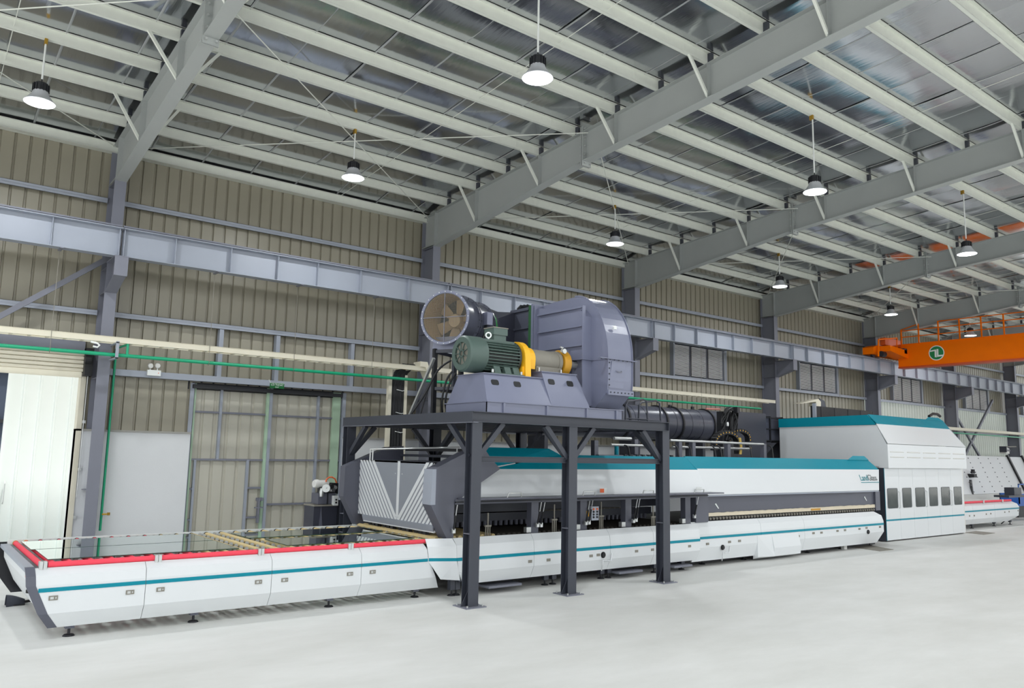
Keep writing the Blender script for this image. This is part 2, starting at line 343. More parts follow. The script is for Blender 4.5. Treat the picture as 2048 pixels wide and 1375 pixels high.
# ------------------------------------------------------------------ steel frames: columns and rafters
PLACE = ['at the left frame edge', 'beside the rolling shutter door', 'behind the big axial fan', 'right of the curved blower housing',
         'between first and second louvred windows', 'left of the orange crane end', 'behind the orange crane girder', 'at the far right frame edge']
def frame(n, x):
    if n == 0: pass
    t = thing('steel_column', 'grey steel wall column ' + PLACE[n], 'column', (x, 18.7, 0), 'wall columns')
    MB().box(x-.12, x+.12, 18.40, 18.416, 0, 8.27).build('front_flange', 'grey', t)
    MB().box(x-.12, x+.12, 19.02, 19.036, 0, 9.2).build('back_flange', 'grey', t)
    MB().box(x-.006, x+.006, 18.416, 19.02, 0, 8.26).build('web', 'grey', t)
    for z in (8.22, 6.3, 5.75, 3.9, 1.55): MB().box(x-.11, x+.11, 18.416, 19.02, z, z+.014).build('stiffener', 'grey', t)
    MB().prism([(18.4, 6.38), (17.58, 6.38), (17.58, 6.02), (18.4, 5.75)], 'X', x-.006, x+.006).build('corbel_web', 'grey', t)
    b = MB(); b.box(x-.13, x+.13, 17.56, 18.4, 6.38, 6.4); b.box(x-.13, x+.13, 17.565, 17.58, 5.98, 6.38)
    b.plate([(x-.12, 17.58, 6.0), (x+.12, 17.58, 6.0), (x+.12, 18.4, 5.74), (x-.12, 18.4, 5.74)], .012)
    b.build('corbel_bracket', 'grey', t)
    MB().box(x-.2, x+.2, 18.3, 19.1, 0, .03).build('base_plate', 'grey', t)
    r = thing('roof_rafter', 'tapered grey roof rafter on the wall column ' + PLACE[n], 'rafter', (x, 10, ztop(10)), 'roof rafters')
    
    pts = [(y, zbot(y)) for y in (18.9, 18.4, 12.3)]
    MB().prism([(19.02, ztop(19.02)-.012), (19.02, 8.274), (18.4, 8.274), (18.38, zbot(18.38))] + [(y, zbot(y)) for y in (15.4, 12.3)] + [(12.3, ztop(12.3)-.012)], 'X', x-.006, x+.006).build('haunch_web', 'rafter', r)
    MB().prism([(12.28, ztop(12.28)-.012), (12.28, zbot(12.28)), (YE, zbot(YE)), (YE, ztop(YE)-.012)], 'X', x-.005, x+.005).build('web', 'rafter', r)
    b = MB()
    for ya, yb in ((18.4, 12.31), (12.27, YE)):
        b.prism([(ya, zbot(ya)), (yb, zbot(yb)), (yb, zbot(yb)-.014), (ya, zbot(ya)-.014)], 'X', x-.12, x+.12)
    b.build('bottom_flange', 'rafter', r)
    MB().prism([(19.2, ztop(19.2)), (YE, ztop(YE)), (YE, ztop(YE)-.012), (19.2, ztop(19.2)-.012)], 'X', x-.11, x+.11).build('top_flange', 'rafter', r)
    MB().box(x-.13, x+.13, 12.31, 12.335, zbot(12.3)-.12, ztop(12.3)+.1).build('splice_plate', 'rafter', r)
    MB().box(x-.13, x+.13, 12.265, 12.29, zbot(12.3)-.12, ztop(12.3)+.1).build('splice_plate', 'rafter', r)
    b = MB()
    for dx in (-.08, .08):
        for k in range(5):
            z = zbot(12.3)-.06+k*.2
            b.tube([(x+dx, 12.22, z), (x+dx, 12.38, z)], .02, 6)
    b.build('splice_bolts', 'zinc', r, kind='stuff')
    MB().box(x-.11, x+.11, 18.4, 18.416, 8.28, ztop(18.4)-.014).build('knee_stiffener', 'rafter', r)
    MB().box(x-.12, x+.12, 18.38, 19.05, 8.272, 8.29).build('knee_plate', 'rafter', r)
    for j in range(2, 15, 2):
        y = PY[j]
        MB().box(x-.11, x+.11, y-.006, y+.006, zbot(y), ztop(y)-.012).build('stiffener', 'rafter', r)
        for s in (-1, 1):
            b = MB(); b.bar((x+s*.62, y+.02, ztop(y)+.03), (x+s*.07, y+.02, zbot(y)+.03), .05, .05, (0, 1, 0))
            b.build('fly_brace', 'galv', r)
    b = MB()
    for y in PY[1:15]: b.box(x-.1, x-.02, y-.09, y-.01, ztop(y), ztop(y)+.18)
    b.build('purlin_cleats', 'steeldark', r, kind='stuff')
for n, x in enumerate(COLX): frame(n, x)
# crane runway beams, one per bay, with rail
RY = 17.75
for n in range(len(COLX)-1):
    x0, x1 = COLX[n]+.012, COLX[n+1]-.012
    t = thing('crane_beam', 'pale grey crane runway beam starting at the column ' + PLACE[n], 'beam', ((x0+x1)/2, RY, 6.4), 'crane runway beams')
    MB().box(x0, x1, RY-.17, RY+.17, 6.985, 7.0).build('top_flange', 'cranegrey', t)
    MB().box(x0, x1, RY-.12, RY+.12, 6.4, 6.414).build('bottom_flange', 'cranegrey', t)
    MB().box(x0, x1, RY-.006, RY+.006, 6.414, 6.985).build('web', 'cranegrey', t)
    s0 = None
    for k, dx in enumerate((0.02, 1.05, 2.25, 3.35, 4.35, 5.5, 6.9, 8.13)):
        b = MB(); b.box(x0+dx-.006, x0+dx+.006, RY-.115, RY-.006, 6.414, 6.985); b.box(x0+dx-.006, x0+dx+.006, RY+.006, RY+.115, 6.414, 6.985)
        b.build('stiffener', 'cranegrey', t)
    b = MB(); b.box(x0, x1, RY-.035, RY+.035, 7.0, 7.012); b.box(x0, x1, RY-.012, RY+.012, 7.012, 7.05); b.box(x0, x1, RY-.03, RY+.03, 7.05, 7.085)
    b.build('crane_rail', 'grey', t)
# diagonal rods in the roof and on the wall
k = 0
names = ['far left bay', 'conveyor bay', 'blower bay', 'furnace bay', 'bay before the crane', 'crane bay']
for n in range(0, 6):
    xa, xb = COLX[n]+.12, COLX[n+1]-.12
    for (ya, yb, w) in ((12.1, 18.7, 'falling towards'), (18.7, 12.1, 'rising away from')):
        b = MB(); xa = max(xa, XL+.05); b.tube([(xa, ya, ztop(ya)-.12), (xb, yb, ztop(yb)-.12)], .011, 6)
        tag(b.build('brace_rod', 'galv', loc=(xa, ya, ztop(ya)-.1)), 'thin roof brace rod in the %s, %s the wall rightwards' % (names[n], w), 'rod', 'roof brace rods')
    xm = (xa+xb)/2+1.35; b = MB(); b.tube([(xm, 18.9, ztop(18.9)+.06), (xm, -1, ztop(-1)+.06)], .007, 6)
    tag(b.build('sag_rod', 'galv', loc=(xm, 10, 9.8)), 'thin sag rod running up the roof slope in the %s' % names[n], 'rod', 'roof sag rods')
b = MB(); p = at(215, 517, Y=18.6); q = at(0, 632, Y=18.6); q = p+(q-p)*2.2
b.bar(p, q, .11, .09, (0, 1, 0)); tag(b.build('wall_brace', 'grey', loc=(q.x, 18.6, q.z)), 'grey angle brace sloping down left from the first corbel', 'brace')
for pa, pb, lb in (((1901, 812), (1955, 905), 'falling right'), ((1985, 800), (1932, 905), 'rising right')):
    p, q = at(*pa, Y=18.72), at(*pb, Y=18.72); q = p+(q-p)*1.6; b = MB(); b.bar(p, q, .12, .1, (0, 1, 0))
    tag(b.build('wall_brace', 'grey', loc=q), 'grey angle brace of the far wall cross, the one %s' % lb, 'brace')
# ------------------------------------------------------------------ louvred windows
slat_src = None
for n in range(5):
    x0, x1, z0, z1 = 22.3+BAY*n, 25.3+BAY*n, 5.44, 6.64
    w = setting('window_%d' % (n+1), (x0, 19.1, z0))
    MB().box(x0, x1, 19.2, 19.24, z0, z1).build('backing', 'blackpaint', w)
    for a, c in ((x0-.04, x0+.03), (x1-.03, x1+.12)): MB().box(a, c, 18.98, 19.2, z0-.04, z1+.04).build('window_jamb', 'cranegrey', w)
    for a, c in ((z0-.04, z0), (z1, z1+.04)): MB().box(x0, x1, 18.98, 19.2, a, c).build('window_rail', 'cranegrey', w)
    for k in range(1, 3): MB().box(x0+k*1.0-.015, x0+k*1.0+.015, 19.06, 19.2, z0, z1).build('mullion', 'grey', w)
    for k in range(3):
        for j in range(22):
            z = z0+.05+j*(1.1/21.5); xa = x0+k*1.0+.06
            if slat_src is None:
                b = MB(); b.plate([(xa, 19.03, z+.027), (xa+.86, 19.03, z+.027), (xa+.86, 19.06, z), (xa, 19.06, z)], .004)
                slat_src = b.build('louvre_slat', 'louvre', w); s0 = (xa, z); g0 = ORG[w.name].copy()
            else:
                c = slat_src.copy(); C.objects.link(c); c.parent = w
                c.location = (xa-s0[0]-(ORG[w.name].x-g0.x), 0, z-s0[1]); ORG[c.name] = ORG[w.name]

# ------------------------------------------------------------------ door 1: rolling shutter, opening, yard beyond
d1 = setting('door_1', (0, 19.1, 0))
DR, DL, DT = 3.0, -2.9, 4.02
MB().box(DR, DR+.1, 18.96, 19.25, 0, DT).build('guide_rail', 'shutter', d1)
MB().box(DL-.1, DL, 18.96, 19.25, 0, DT).build('guide_rail', 'shutter', d1)
for k in range(5):
    z = DT+.02+k*.088
    b = MB(); b.prism([(18.97, z), (18.955, z+.012), (18.955, z+.07), (18.985, z+.084), (19.02, z+.084), (19.02, z)], 'X', DL, DR+.03); b.build('shutter_slat', 'shutter', d1)
MB().box(DL, DR, 18.93, 19.0, DT-.1, DT+.02).build('bottom_bar', 'cream', d1)
b = MB(); b.lathe([(0, 0), (.2, 0), (.2, DR-DL), (0, DR-DL)], (DL, 19.02, 4.62), (1, 0, 0), 20); b.build('shutter_roll', 'grey', d1, smooth=True)
b = MB(); b.box(3.02, 3.17, 18.75, 19.0, 3.95, 4.55); b.lathe([(0, 0), (.09, 0), (.09, .12), (0, .12)], (3.0, 18.72, 4.3), (1, 0, 0), 14); b.build('chain_drive', 'black', d1)
b = MB(); b.tube([(3.1, 18.8, 4.2), (3.1, 18.8, 1.4)], .008, 6); b.build('hand_chain', 'zinc', d1)
for z in (.95, 1.95, 2.95):
    MB().box(3.1, 3.16, 18.93, 18.97, z, z+.06).build('guide_bracket', 'zinc', d1)
gp = at(22, 750, Y=23.5).x; gq = at(168, 750, Y=23.5).x
g = thing('outdoor_fence_panel', 'brightly lit white ribbed sheet panel standing outside the open shutter door', 'panel', ((gp+gq)/2, 23.5, 0))
xs = []
for k in range(9):
    x = gp+.02+k*.36
    xs += [(x, 0), (x+.27, 0), (x+.285, -.05), (x+.325, -.05), (x+.34, 0)]
b = MB(); b.sheet([[(x, 23.5+d, .02) for x, d in xs], [(x, 23.5+d, 6.4) for x, d in xs]]); b.sheet([[(x, 23.52+d, .02) for x, d in xs], [(x, 23.52+d, 6.4) for x, d in xs]])
b.build('ribbed_sheet', 'gate', g, fix=False)
b = MB(); b.box(gp-.05, gp+.03, 23.42, 23.56, 0, 6.4); b.build('edge_post', 'gate', g)
b = MB(); b.tube([(gp+.1, 23.42, 1.0), (gp+.1, 23.36, 1.05), (gp+.1, 23.36, 1.5), (gp+.1, 23.42, 1.55)], .015, 6); b.build('pull_handle', 'zinc', g)
sh = thing('neighbour_shed', 'dark blue grey shed across the yard seen past the bright panel edge', 'building', (-4, 33, 0))
MB().box(-14, 6, 33, 33.3, 0, 9).build('wall', 'shed', sh)
for z, h, m in ((8.2, .5, 'gate'), (6.8, .25, 'grey'), (5.0, .9, 'grey'), (3.2, .12, 'blackpaint'), (1.6, .12, 'blackpaint')): MB().box(-14, 6, 32.8, 33, z, z+h).build('cladding_band', m, sh)
for k in range(8): MB().box(-12+k*2, -11.85+k*2, 32.85, 33, 0, 5).build('post', 'blackpaint', sh)
# ------------------------------------------------------------------ door 2: double leaf sliding door
d2 = setting('door_2', (7.3, 19.1, 0))
X0, X1, XM = 5.36, 9.25, 7.22
for a, c in ((X0, XM), (XM, X1)): corr(a, c, .02, 3.92, 19.24, .3, .085, .035, 'doorclad', d2, 'leaf_sheet')
for x, w, m in ((X0-.04, .09, 'cranegrey'), (X0+.07, .04, 'palegreen'), (XM-.05, .07, 'pale'), (XM+.02, .07, 'cranegrey'), (X1-.04, .09, 'cranegrey'), (X1-.3, .22, 'palegreen')):
    m = 'palegreen' if m == 'pale' else m
    MB().box(x, x+w, 19.12 if m == 'cranegrey' else 19.16, 19.22, 0, 3.98).build('door_stile', m, d2)
def dbar(xa, xb, z, w=.045): MB().box(xa, xb, 19.17, 19.235, z-w/2, z+w/2).build('door_rail', 'grey', d2)
def dpost(x, za, zb, w=.06): MB().box(x-w/2, x+w/2, 19.165, 19.235, za, zb).build('door_post', 'cranegrey', d2)
za = lambda y, x: at(x, y, Y=19.17).z
dbar(X0, XM, at(470, 826, Y=19.17).z); dbar(XM, X1, at(600, 833, Y=19.17).z); dbar(X0, XM, at(470, 919, Y=19.17).z); dbar(XM, X1, at(620, 920, Y=19.17).z)
dbar(XM, 8.5, at(580, 1007, Y=19.17).z)
dpost(at(443, 800, Y=19.17).x, at(440, 918, Y=19.17).z, 3.92); dpost(at(635, 850, Y=19.17).x, 0, 3.92)
wxx = at(494, 950, Y=19.17).x; dpost(wxx, 0, at(494, 919, Y=19.17).z); dbar(wxx, XM, at(510, 975, Y=19.17).z); dbar(wxx, XM, at(505, 1034, Y=19.17).z)
dpost(X0+.2, 0, at(390, 919, Y=19.17).z, .05); dbar(X0, X0+.22, at(380, 977, Y=19.17).z); dbar(X0, X0+.22, at(376, 1039, Y=19.17).z)
b = MB(); b.box(7.05, 7.2, 19.08, 19.16, 1.22, 1.3); b.box(7.0, 7.2, 19.06, 19.1, 1.05, 1.08); b.box(7.08, 7.12, 19.05, 19.16, .7, 1.3); b.build('door_latch', 'grey', d2)
MB().box(X0, X1-.1, 19.02, 19.12, 3.86, 3.95).build('door_track', 'blackpaint', d2)
MB().box(X0-.1, X1+.1, 19.18, 19.3, 3.84, 4.06).build('door_gap_shade', 'blackpaint', d2)  # dark box added as the gap's shade, also stops daylight leaking in
ex = thing('exit_sign', 'green exit sign with pale letters over the middle of the sliding door', 'sign', (7.31, 18.9, 3.95))
p0, p1 = at(540.5, 765.5, Y=18.9), at(568, 776.5, Y=18.9)
MB().box(p0.x, p1.x, 18.9, 18.93, p1.z-.01, p0.z+.0).build('sign_panel', 'exitgreen', ex)
text('LỐI THOÁT', 'sign_text', 'inkwhite', ex, .062, ((p0.x+p1.x)/2, 18.899, (p0.z+p1.z)/2-.0), (math.pi/2, 0, 0), 0, .001, 'CENTER')
text('EXIT', 'sign_text', 'inkwhite', ex, .045, ((p0.x+p1.x)/2, 18.899, p1.z+.005), (math.pi/2, 0, 0), 0, .001, 'CENTER')
MB().box(p0.x, p1.x, 18.895, 18.93, p0.z, p0.z+.012).build('sign_rim', 'palegreen', ex)
b = MB(); b.tube([(p0.x+.02, 18.93, p0.z), (p0.x-.03, 18.93, p0.z+.08)], .014, 6); b.build('sign_cable', 'inkwhite', ex)
em = thing('emergency_light', 'white twin head emergency light on the girt left of the sliding door', 'lamp', (4.44, 18.9, 4.1))
p0, p1 = at(294, 739, Y=18.9), at(320, 752, Y=18.9)
MB().box(p0.x, p1.x, 18.84, 18.92, p1.z, p0.z).build('battery_box', 'inkwhite', em)
for px in (301, 315.5):
    p = at(px, 733, Y=18.87); b = MB(); b.lathe([(0, 0), (.05, .0), (.062, .035), (.045, .08), (0, .09)], p+Vector((0, -.03, .02)), (0, 1, .1), 18); b.build('lamp_head', 'offwhite', em, smooth=True)
    b = MB(); b.tube([p+Vector((0, .02, -.03)), (p.x, 18.88, p0.z)], .012, 6); b.build('lamp_bracket', 'inkwhite', em)
MB().box(p1.x-.06, p1.x-.045, 18.838, 18.842, (p0.z+p1.z)/2-.01, (p0.z+p1.z)/2+.01).build('indicator', 'orangesafety', em)
# ------------------------------------------------------------------ cable tray, green pipe, hangers
TY = 17.9
tr = thing('cable_tray', 'cream ladder cable tray hung along the back wall at door head height', 'tray', (20, TY, 4.6))
for y in (TY, TY+.3):
    b = MB(); b.box(-6, 27, y-.002, y+.002, 4.62, 4.74); b.box(-6, 27, y-.012, y+.002, 4.735, 4.74); b.box(-6, 27, y, y+.02, 4.62, 4.625); b.build('side_rail', 'cream', tr)
b0 = MB(); b0.box(0, .05, TY, TY+.3, 4.62, 4.645); r0 = b0.build('rung', 'cream', tr); r0.location.x += -5.9
for k in range(1, 106): dup_part(r0, tr, (k*.31, 0, 0))
for j in range(5):
    pth = [(x*.5-6, TY+.06+j*.04+.02*math.sin(x*1.3+j), 4.655-.012*abs(math.sin(x*.9+j*2))) for x in range(0, 40 if j % 2 else 66)]
    b = MB(); b.tube(pth, .012, 6); tag(b.build('tray_cable', 'cable' if j % 2 else 'inkwhite', loc=(0, TY+.1, 4.65), smooth=True), ['white cable lying in the cream cable tray nearest the hall', 'yellow cable lying second from the front in the cream cable tray', 'white cable in the middle of the cream cable tray', 'yellow cable second from the wall in the cream cable tray', 'white cable nearest the wall in the cream cable tray'][j], 'cable', 'cables in the tray')
pth = [at(182, 683, Y=TY), at(195, 686, Y=TY-.05), at(199, 690, Y=TY-.05), at(195, 694, Y=TY-.05), at(186, 692, Y=TY-.05)]
b = MB(); b.tube(pth, .02, 8); tag(b.build('loose_cable_end', 'inkwhite', loc=pth[0], smooth=True), 'white cable end curling out below the tray beside the first column', 'cable')
tr2 = thing('cable_tray', 'far length of cream cable tray past the tall white housing', 'tray', (48, TY, 4.2))
for y in (TY, TY+.3): MB().box(33.5, 58, y-.002, y+.002, 4.1, 4.24).build('side_rail', 'cream', tr2)
c0 = None
b0 = MB(); b0.box(33.6, 33.65, TY, TY+.3, 4.1, 4.13); r0 = b0.build('rung', 'cream', tr2)
for k in range(1, 60): dup_part(r0, tr2, (k*.4, 0, 0))
du = thing('tray_end_hood', 'cream tray hood bending over behind the tall white housing', 'tray', at(1640, 805, Y=TY))
a = [at(1600, 806, Y=TY), at(1636, 797, Y=TY), at(1641, 803, Y=TY), at(1641, 812, Y=TY), at(1631, 812, Y=TY), at(1631, 803, Y=TY), at(1600, 806.8, Y=TY)]
b = MB(); b.prism([(p.x, p.z) for p in a], 'Y', TY-.02, TY+.3); b.build('hood', 'cream', du)
p = at(1641, 805, Y=TY); b = MB(); b.prism([(p.x, p.z+.18), (p.x+.35, p.z+.1), (p.x+.5, p.z-.25), (p.x, p.z-.25)], 'Y', TY+.02, TY+.3); b.build('cable_drop', 'steeldark', du)
pz = 4.36
b = MB(); b.tube([(-6, TY, pz), (3.15, TY, pz), (26, TY, pz)], .038, 12)
gpipe = thing('water_pipe', 'long green pipe hung below the cream cable tray along the back wall', 'pipe', (10, TY, pz))
b.build('pipe_run', 'pipegreen', gpipe, smooth=True)
p1 = at(256, 688, Y=TY); p2 = at(238, 702, Y=18.7)
b = MB(); b.tube([(p1.x, TY, pz), (p1.x, TY, pz+.24), (p1.x, 18.1, pz+.25), (p2.x-.05, 18.75, pz+.22), (p2.x-.05, 18.75, at(214, 1060, Y=18.75).z)], .026, 10); b.build('drop_pipe', 'pipegreen', gpipe, smooth=True)
pb = at(217, 1027, Y=18.75); b = MB(); b.tube([pb, pb+Vector((-.05, -.06, 0)), pb+Vector((-.14, -.06, 0))], .018, 8); b.lathe([(0, 0), (.03, 0), (.03, .06), (0, .06)], pb+Vector((0, 0, -.03)), (0, 0, 1), 10); b.build('brass_tap', 'brass', gpipe)
b = MB(); b.tube([(27.5, TY, 3.95), (56, TY, 3.95)], .035, 10); tag(b.build('water_pipe', 'pipegreen', loc=(40, TY, 3.95), smooth=True), 'green pipe below the far cream tray beyond the tall white housing', 'pipe')
HP = [(122, 495, 'beside the first column, over the shutter'), (434, 545, 'over the left part of the sliding door'), (601, 567, 'over the right part of the sliding door')]
for px, py, lb in HP:
    p = at(px, py, Y=RY); b = MB(); b.tube([(p.x, TY, 6.4), (p.x, TY-.02, 4.7), (p.x, TY-.06, 4.36), (p.x, TY, 4.3), (p.x, TY+.06, 4.36)], .006, 6)
    h = thing('hanger_rod', 'thin hanger rod down to the green pipe, %s' % lb, 'rod', (p.x, TY, 4.3), 'tray hanger rods')
    b.build('rod', 'bearing', h); MB().box(p.x-.03, p.x+.03, RY-.14, RY+.2, 6.38, 6.4).build('clamp', 'grey', h)
for px, lb in ((1510, 'left of the third louvred window'), (1676, 'left of the fourth louvred window'), (1402, 'below the first louvred window'), (1448, 'right of the first louvred window'), (745, 'left of the big axial fan')):
    p = at(px, 700, Y=TY); b = MB(); b.tube([(p.x, TY, 6.4), (p.x, TY, 4.3)], .006, 6)
    h = thing('hanger_rod', 'thin hanger rod down to the green pipe, %s' % lb, 'rod', (p.x, TY, 4.3), 'tray hanger rods'); b.build('rod', 'bearing', h); MB().box(p.x-.03, p.x+.03, RY-.14, RY+.2, 6.38, 6.4).build('clamp', 'grey', h)
pbr = at(208, 715, Y=18.3); b = MB(); b.box(3.4, 3.46, TY-.12, 18.4, 4.28, 4.3); b.box(3.4, 3.46, TY-.12, TY-.1, 4.28, 4.64); b.box(3.4, 3.46, TY-.12, 18.4, 4.6, 4.62)
tag(b.build('tray_bracket', 'cranegrey', loc=(3.43, 18.4, 4.28)), 'grey bracket on the first column carrying tray and green pipe', 'bracket')
# vertical cable ladder
vl = thing('cable_ladder', 'upright cream cable ladder full of black cables left of the axial fan', 'ladder', at(795, 950, Y=18.3))
xa, xb = at(778, 760, Y=18.3).x, at(809, 760, Y=18.3).x
MB().box(xa-.04, xa+.05, 18.22, 18.34, .9, 4.66).build('side_rail', 'cream', vl); MB().box(xb-.03, xb+.05, 18.22, 18.34, .9, 4.5).build('side_rail', 'cream', vl)
n = 9
for k in range(n):
    x = xa+.07+(xb-xa-.1)*k/(n-1)
    b = MB(); b.tube([(x+.5, 18.1, 4.74), (x+.25, 18.15, 4.78), (x+.06, 18.24, 4.55), (x, 18.27, 4.2), (x+.01*math.sin(k*3), 18.27, 2.6), (x, 18.27, .9)], .024, 8); b.build('cable', 'black' if k % 4 != 2 else 'blackpaint', vl, smooth=True)
MB().box(xa, xb, 18.29, 18.31, .9, 4.45).build('back_plate', 'blackpaint', vl)
for z in (4.1, 3.5, 3.0, 2.5): b = MB(); b.tube([(xa+.2, 18.23, z), (xb-.1, 18.22, z-.03), (xb+.02, 18.24, z)], .009, 6); b.build('cable_tie', 'inkwhite', vl)
a = at(840, 735, Y=TY); b = MB(); b.prism([(a.x-.02, 4.86), (a.x+.2, 4.86), (a.x+.36, 4.45), (a.x+.28, 4.45), (a.x+.14, 4.72), (a.x-.02, 4.72)], 'Y', TY-.05, TY+.3)
tag(b.build('tray_elbow', 'cream', loc=(a.x, TY, 4.5)), 'cream elbow piece on top of the cable tray left of the axial fan', 'tray')
# ------------------------------------------------------------------ pendant lamps
LX = [(0, PY[3]), (0, PY[3]), (0, PY[8]), (0, PY[3]), (0, PY[8]), (0, PY[8]), (0, PY[3]), (0, PY[3]), (0, PY[3])]
LPX = [(79, 206), (706, 356), (1075, 157), (1230, 488), (1630, 384), (1934, 508), (1560, 573), (1782, 629), (1941, 671)]
LL = ['leftmost pendant lamp, by the left edge over the shutter door', 'pendant lamp over the sliding door, second from the left along the wall', 'largest and nearest pendant lamp, high over the blower', 'pendant lamp of the wall row right of the curved blower housing',
      'pendant lamp of the nearer row, between second and third rafter in view', 'pendant lamp of the nearer row high above the orange crane', 'pendant lamp of the wall row above the second louvred window', 'pendant lamp of the wall row left of the orange crane', 'pendant lamp seen just above the orange crane girder']
for i, (lx, ly) in enumerate(LX):
    p = at(*LPX[i], Y=ly); lx = p.x; z = p.z; top = ztop(ly)-.0
    t = thing('pendant_lamp', LL[i], 'lamp', (lx, ly, z), 'pendant lamps')
    b = MB(); b.lathe([(.24, 0), (.243, .012), (.19, .07), (.135, .15), (.115, .21), (.11, .205), (.13, .145), (.185, .065), (.236, .004)], (lx, ly, z), (0, 0, 1), 32, True); b.build('reflector', 'lampshade', t, smooth=True)
    b = MB(); b.lathe([(0, 0), (.234, 0), (.234, .006), (0, .006)], (lx, ly, z), (0, 0, 1), 32); b.build('lens', 'lamp', t)
    b = MB(); b.lathe([(0, .2), (.115, .2), (.115, .33), (.09, .36), (0, .36)], (lx, ly, z), (0, 0, 1), 20)
    for k in range(14):
        a = 2*math.pi*k/14; ca, sa = math.cos(a), math.sin(a)
        b.bar((lx+.115*ca, ly+.115*sa, z+.2), (lx+.115*ca, ly+.115*sa, z+.33), .012, .035, (ca, sa, 0))
    b.build('heat_sink', 'blackpaint', t)
    b = MB(); b.tube([(lx, ly, z+.36), (lx, ly, z+.44)], .012, 6); b.build('hook', 'blackpaint', t)
    b = MB(); b.tube([(lx, ly, z+.43), (lx, ly, top-.08)], .016, 8); b.build('rod', 'inkwhite', t)
    b = MB(); b.box(lx-.025, lx+.025, ly-.02, ly+.06, top-.1, top+.004); b.build('clamp', 'brass', t)
    L = bpy.data.lights.new('lamp light', 'AREA'); L.shape = 'DISK'; L.size = .44; L.energy = LAMP_W; L.color = (.95, .98, 1)
    lo = bpy.data.objects.new('lamp_light', L); C.objects.link(lo); lo.parent = t; lo.location = (0, 0, -.02)
lamp0 = [o for o in bpy.data.objects if o.name == 'pendant_lamp.002'][0]
XT = [(-1.0, 'first'), (7.2, 'second'), (15.4, 'third'), (23.6, 'fourth'), (32.0, 'fifth')]
for lx, ly, lb in [(-1.0, PY[8], 'added unseen pendant lamp of the nearer row left of the frame'), (32.0, PY[8], 'added unseen pendant lamp of the nearer row right of the frame')]+[(x, PY[13], 'added unseen pendant lamp over the camera, %s of its row' % w) for x, w in XT]+[(x, y_, 'added unseen pendant lamp behind the camera, %s of the %s row' % (w, r_)) for y_, r_ in ((PY[18], 'first'), (PY[20], 'second')) for x, w in XT]:  # unseen lamp copies, added to brighten the floor and machine fronts
    copy_tree(lamp0, Vector((lx, ly, lamp0.location.z+ztop(ly)-ztop(PY[8])))-lamp0.location, None, lb)
# ------------------------------------------------------------------ LOADING CONVEYOR
CPROF = [(11.97, .905), (11.87, .82), (11.85, .70), (11.85, .34), (11.97, .14)]
def skin(b, prof, xl, xr, th=.03):
    """panel: profile points (y, z) with left and right x for every point, given thickness"""
    n = len(prof)
    A = [(xl[i], prof[i][0], prof[i][1]) for i in range(n)]; D = [(xr[i], prof[i][0], prof[i][1]) for i in range(n)]
    A2 = [(x, y+th, z) for x, y, z in A]; D2 = [(x, y+th, z) for x, y, z in D]
    vs = A+D+A2+D2; fs = []
    for i in range(n-1):
        fs += [(i, i+1, n+i+1, n+i), (2*n+i, 3*n+i, 3*n+i+1, 2*n+i+1), (i, 2*n+i, 2*n+i+1, i+1), (n+i, n+i+1, 3*n+i+1, 3*n+i)]
    fs += [(0, n, 3*n, 2*n), (n-1, 3*n-1, 4*n-1, 2*n-1)]
    return b.add(vs, fs)
cv = thing('loading_conveyor', 'white loading conveyor with red guard rail and teal stripe, nearest machine section at left', 'conveyor', (4.5, 13.5, 0))
LE = [1.56, 1.57, 1.58, 1.74, 1.88]              # chamfered left end, x for each profile point
seams = [2.9, 4.68, 6.18]; ends = [LE]+[[s]*5 for s in seams]+[[7.42, 7.44, 7.45, 7.62, 7.75]]
for k in range(4):
    l = [v+(.004 if k else 0) for v in ends[k]]; r = [v-.004 for v in ends[k+1]]
    skin(MB(), CPROF, l, r).build('side_panel', 'white', cv)
    b = MB(); zz = (.615, .665)
    lx = l[2]+(.04 if k == 0 else 0); b.box(lx, r[2], 11.843, 11.852, *zz); b.build('teal_stripe', 'teal', cv)
    b = MB(); b.box(l[2]+.3, l[2]+.34, 11.84, 11.86, .13, .15)
sk = MB(); skin(sk, [(y-.004, z+(.02 if i == 0 else 0)) for i, (y, z) in enumerate(CPROF)], [v-.1 for v in LE], [v+.01 for v in LE], .05); sk.build('corner_trim', 'dgrey', cv)
BPROF = [(15.12, .93), (15.2, .82), (15.22, .70), (15.22, .34), (15.1, .14)]
skin(MB(), BPROF, LE, [7.45]*5).build('side_panel', 'white', cv)
skin(MB(), [(y, z) for y, z in BPROF], [v-.2 for v in LE], [v+.01 for v in LE], .05).build('corner_trim', 'blackpaint', cv)
EP = [(LE[i]-.04, CPROF[i][1]) for i in range(5)]
b = MB(); b.prism([(x, z) for x, z in EP]+[(x+.04, z) for x, z in EP[::-1]], 'Y', 12.0, 15.1); b.build('end_panel', 'white', cv)
b = MB(); b.box(1.47, 1.58, 12.0, 15.05, .86, .91); b.build('end_sill', 'cranegrey', cv)
for z, y, r, m in ((.78, 12.25, .022, 'orangesafety'), (.75, 12.12, .026, 'zinc'), (.68, 12.12, .026, 'zinc'), (.6, 12.14, .028, 'black')):
    b = MB(); b.lathe([(0, 0), (r, 0), (r*.8, .03), (0, .03)], (1.54 if z > .7 else 1.55, y, z), (-1, 0, 0), 14); b.build('push_button', m, cv)
b = MB(); b.tube([(1.72, 12.0, .94), (7.48, 12.0, .94)], .036, 12); b.build('guard_rail', 'red', cv, smooth=True)
for px, py in ((86, 1133), (316.5, 1117), (522, 1105.5), (701.5, 1094)):
    p = at(px, py, Y=11.96); b = MB(); b.box(p.x-.045, p.x-.003, 11.945, 12.05, .88, .985); b.box(p.x+.003, p.x+.045, 11.945, 12.05, .88, .985); b.build('rail_clamp', 'zinc', cv)
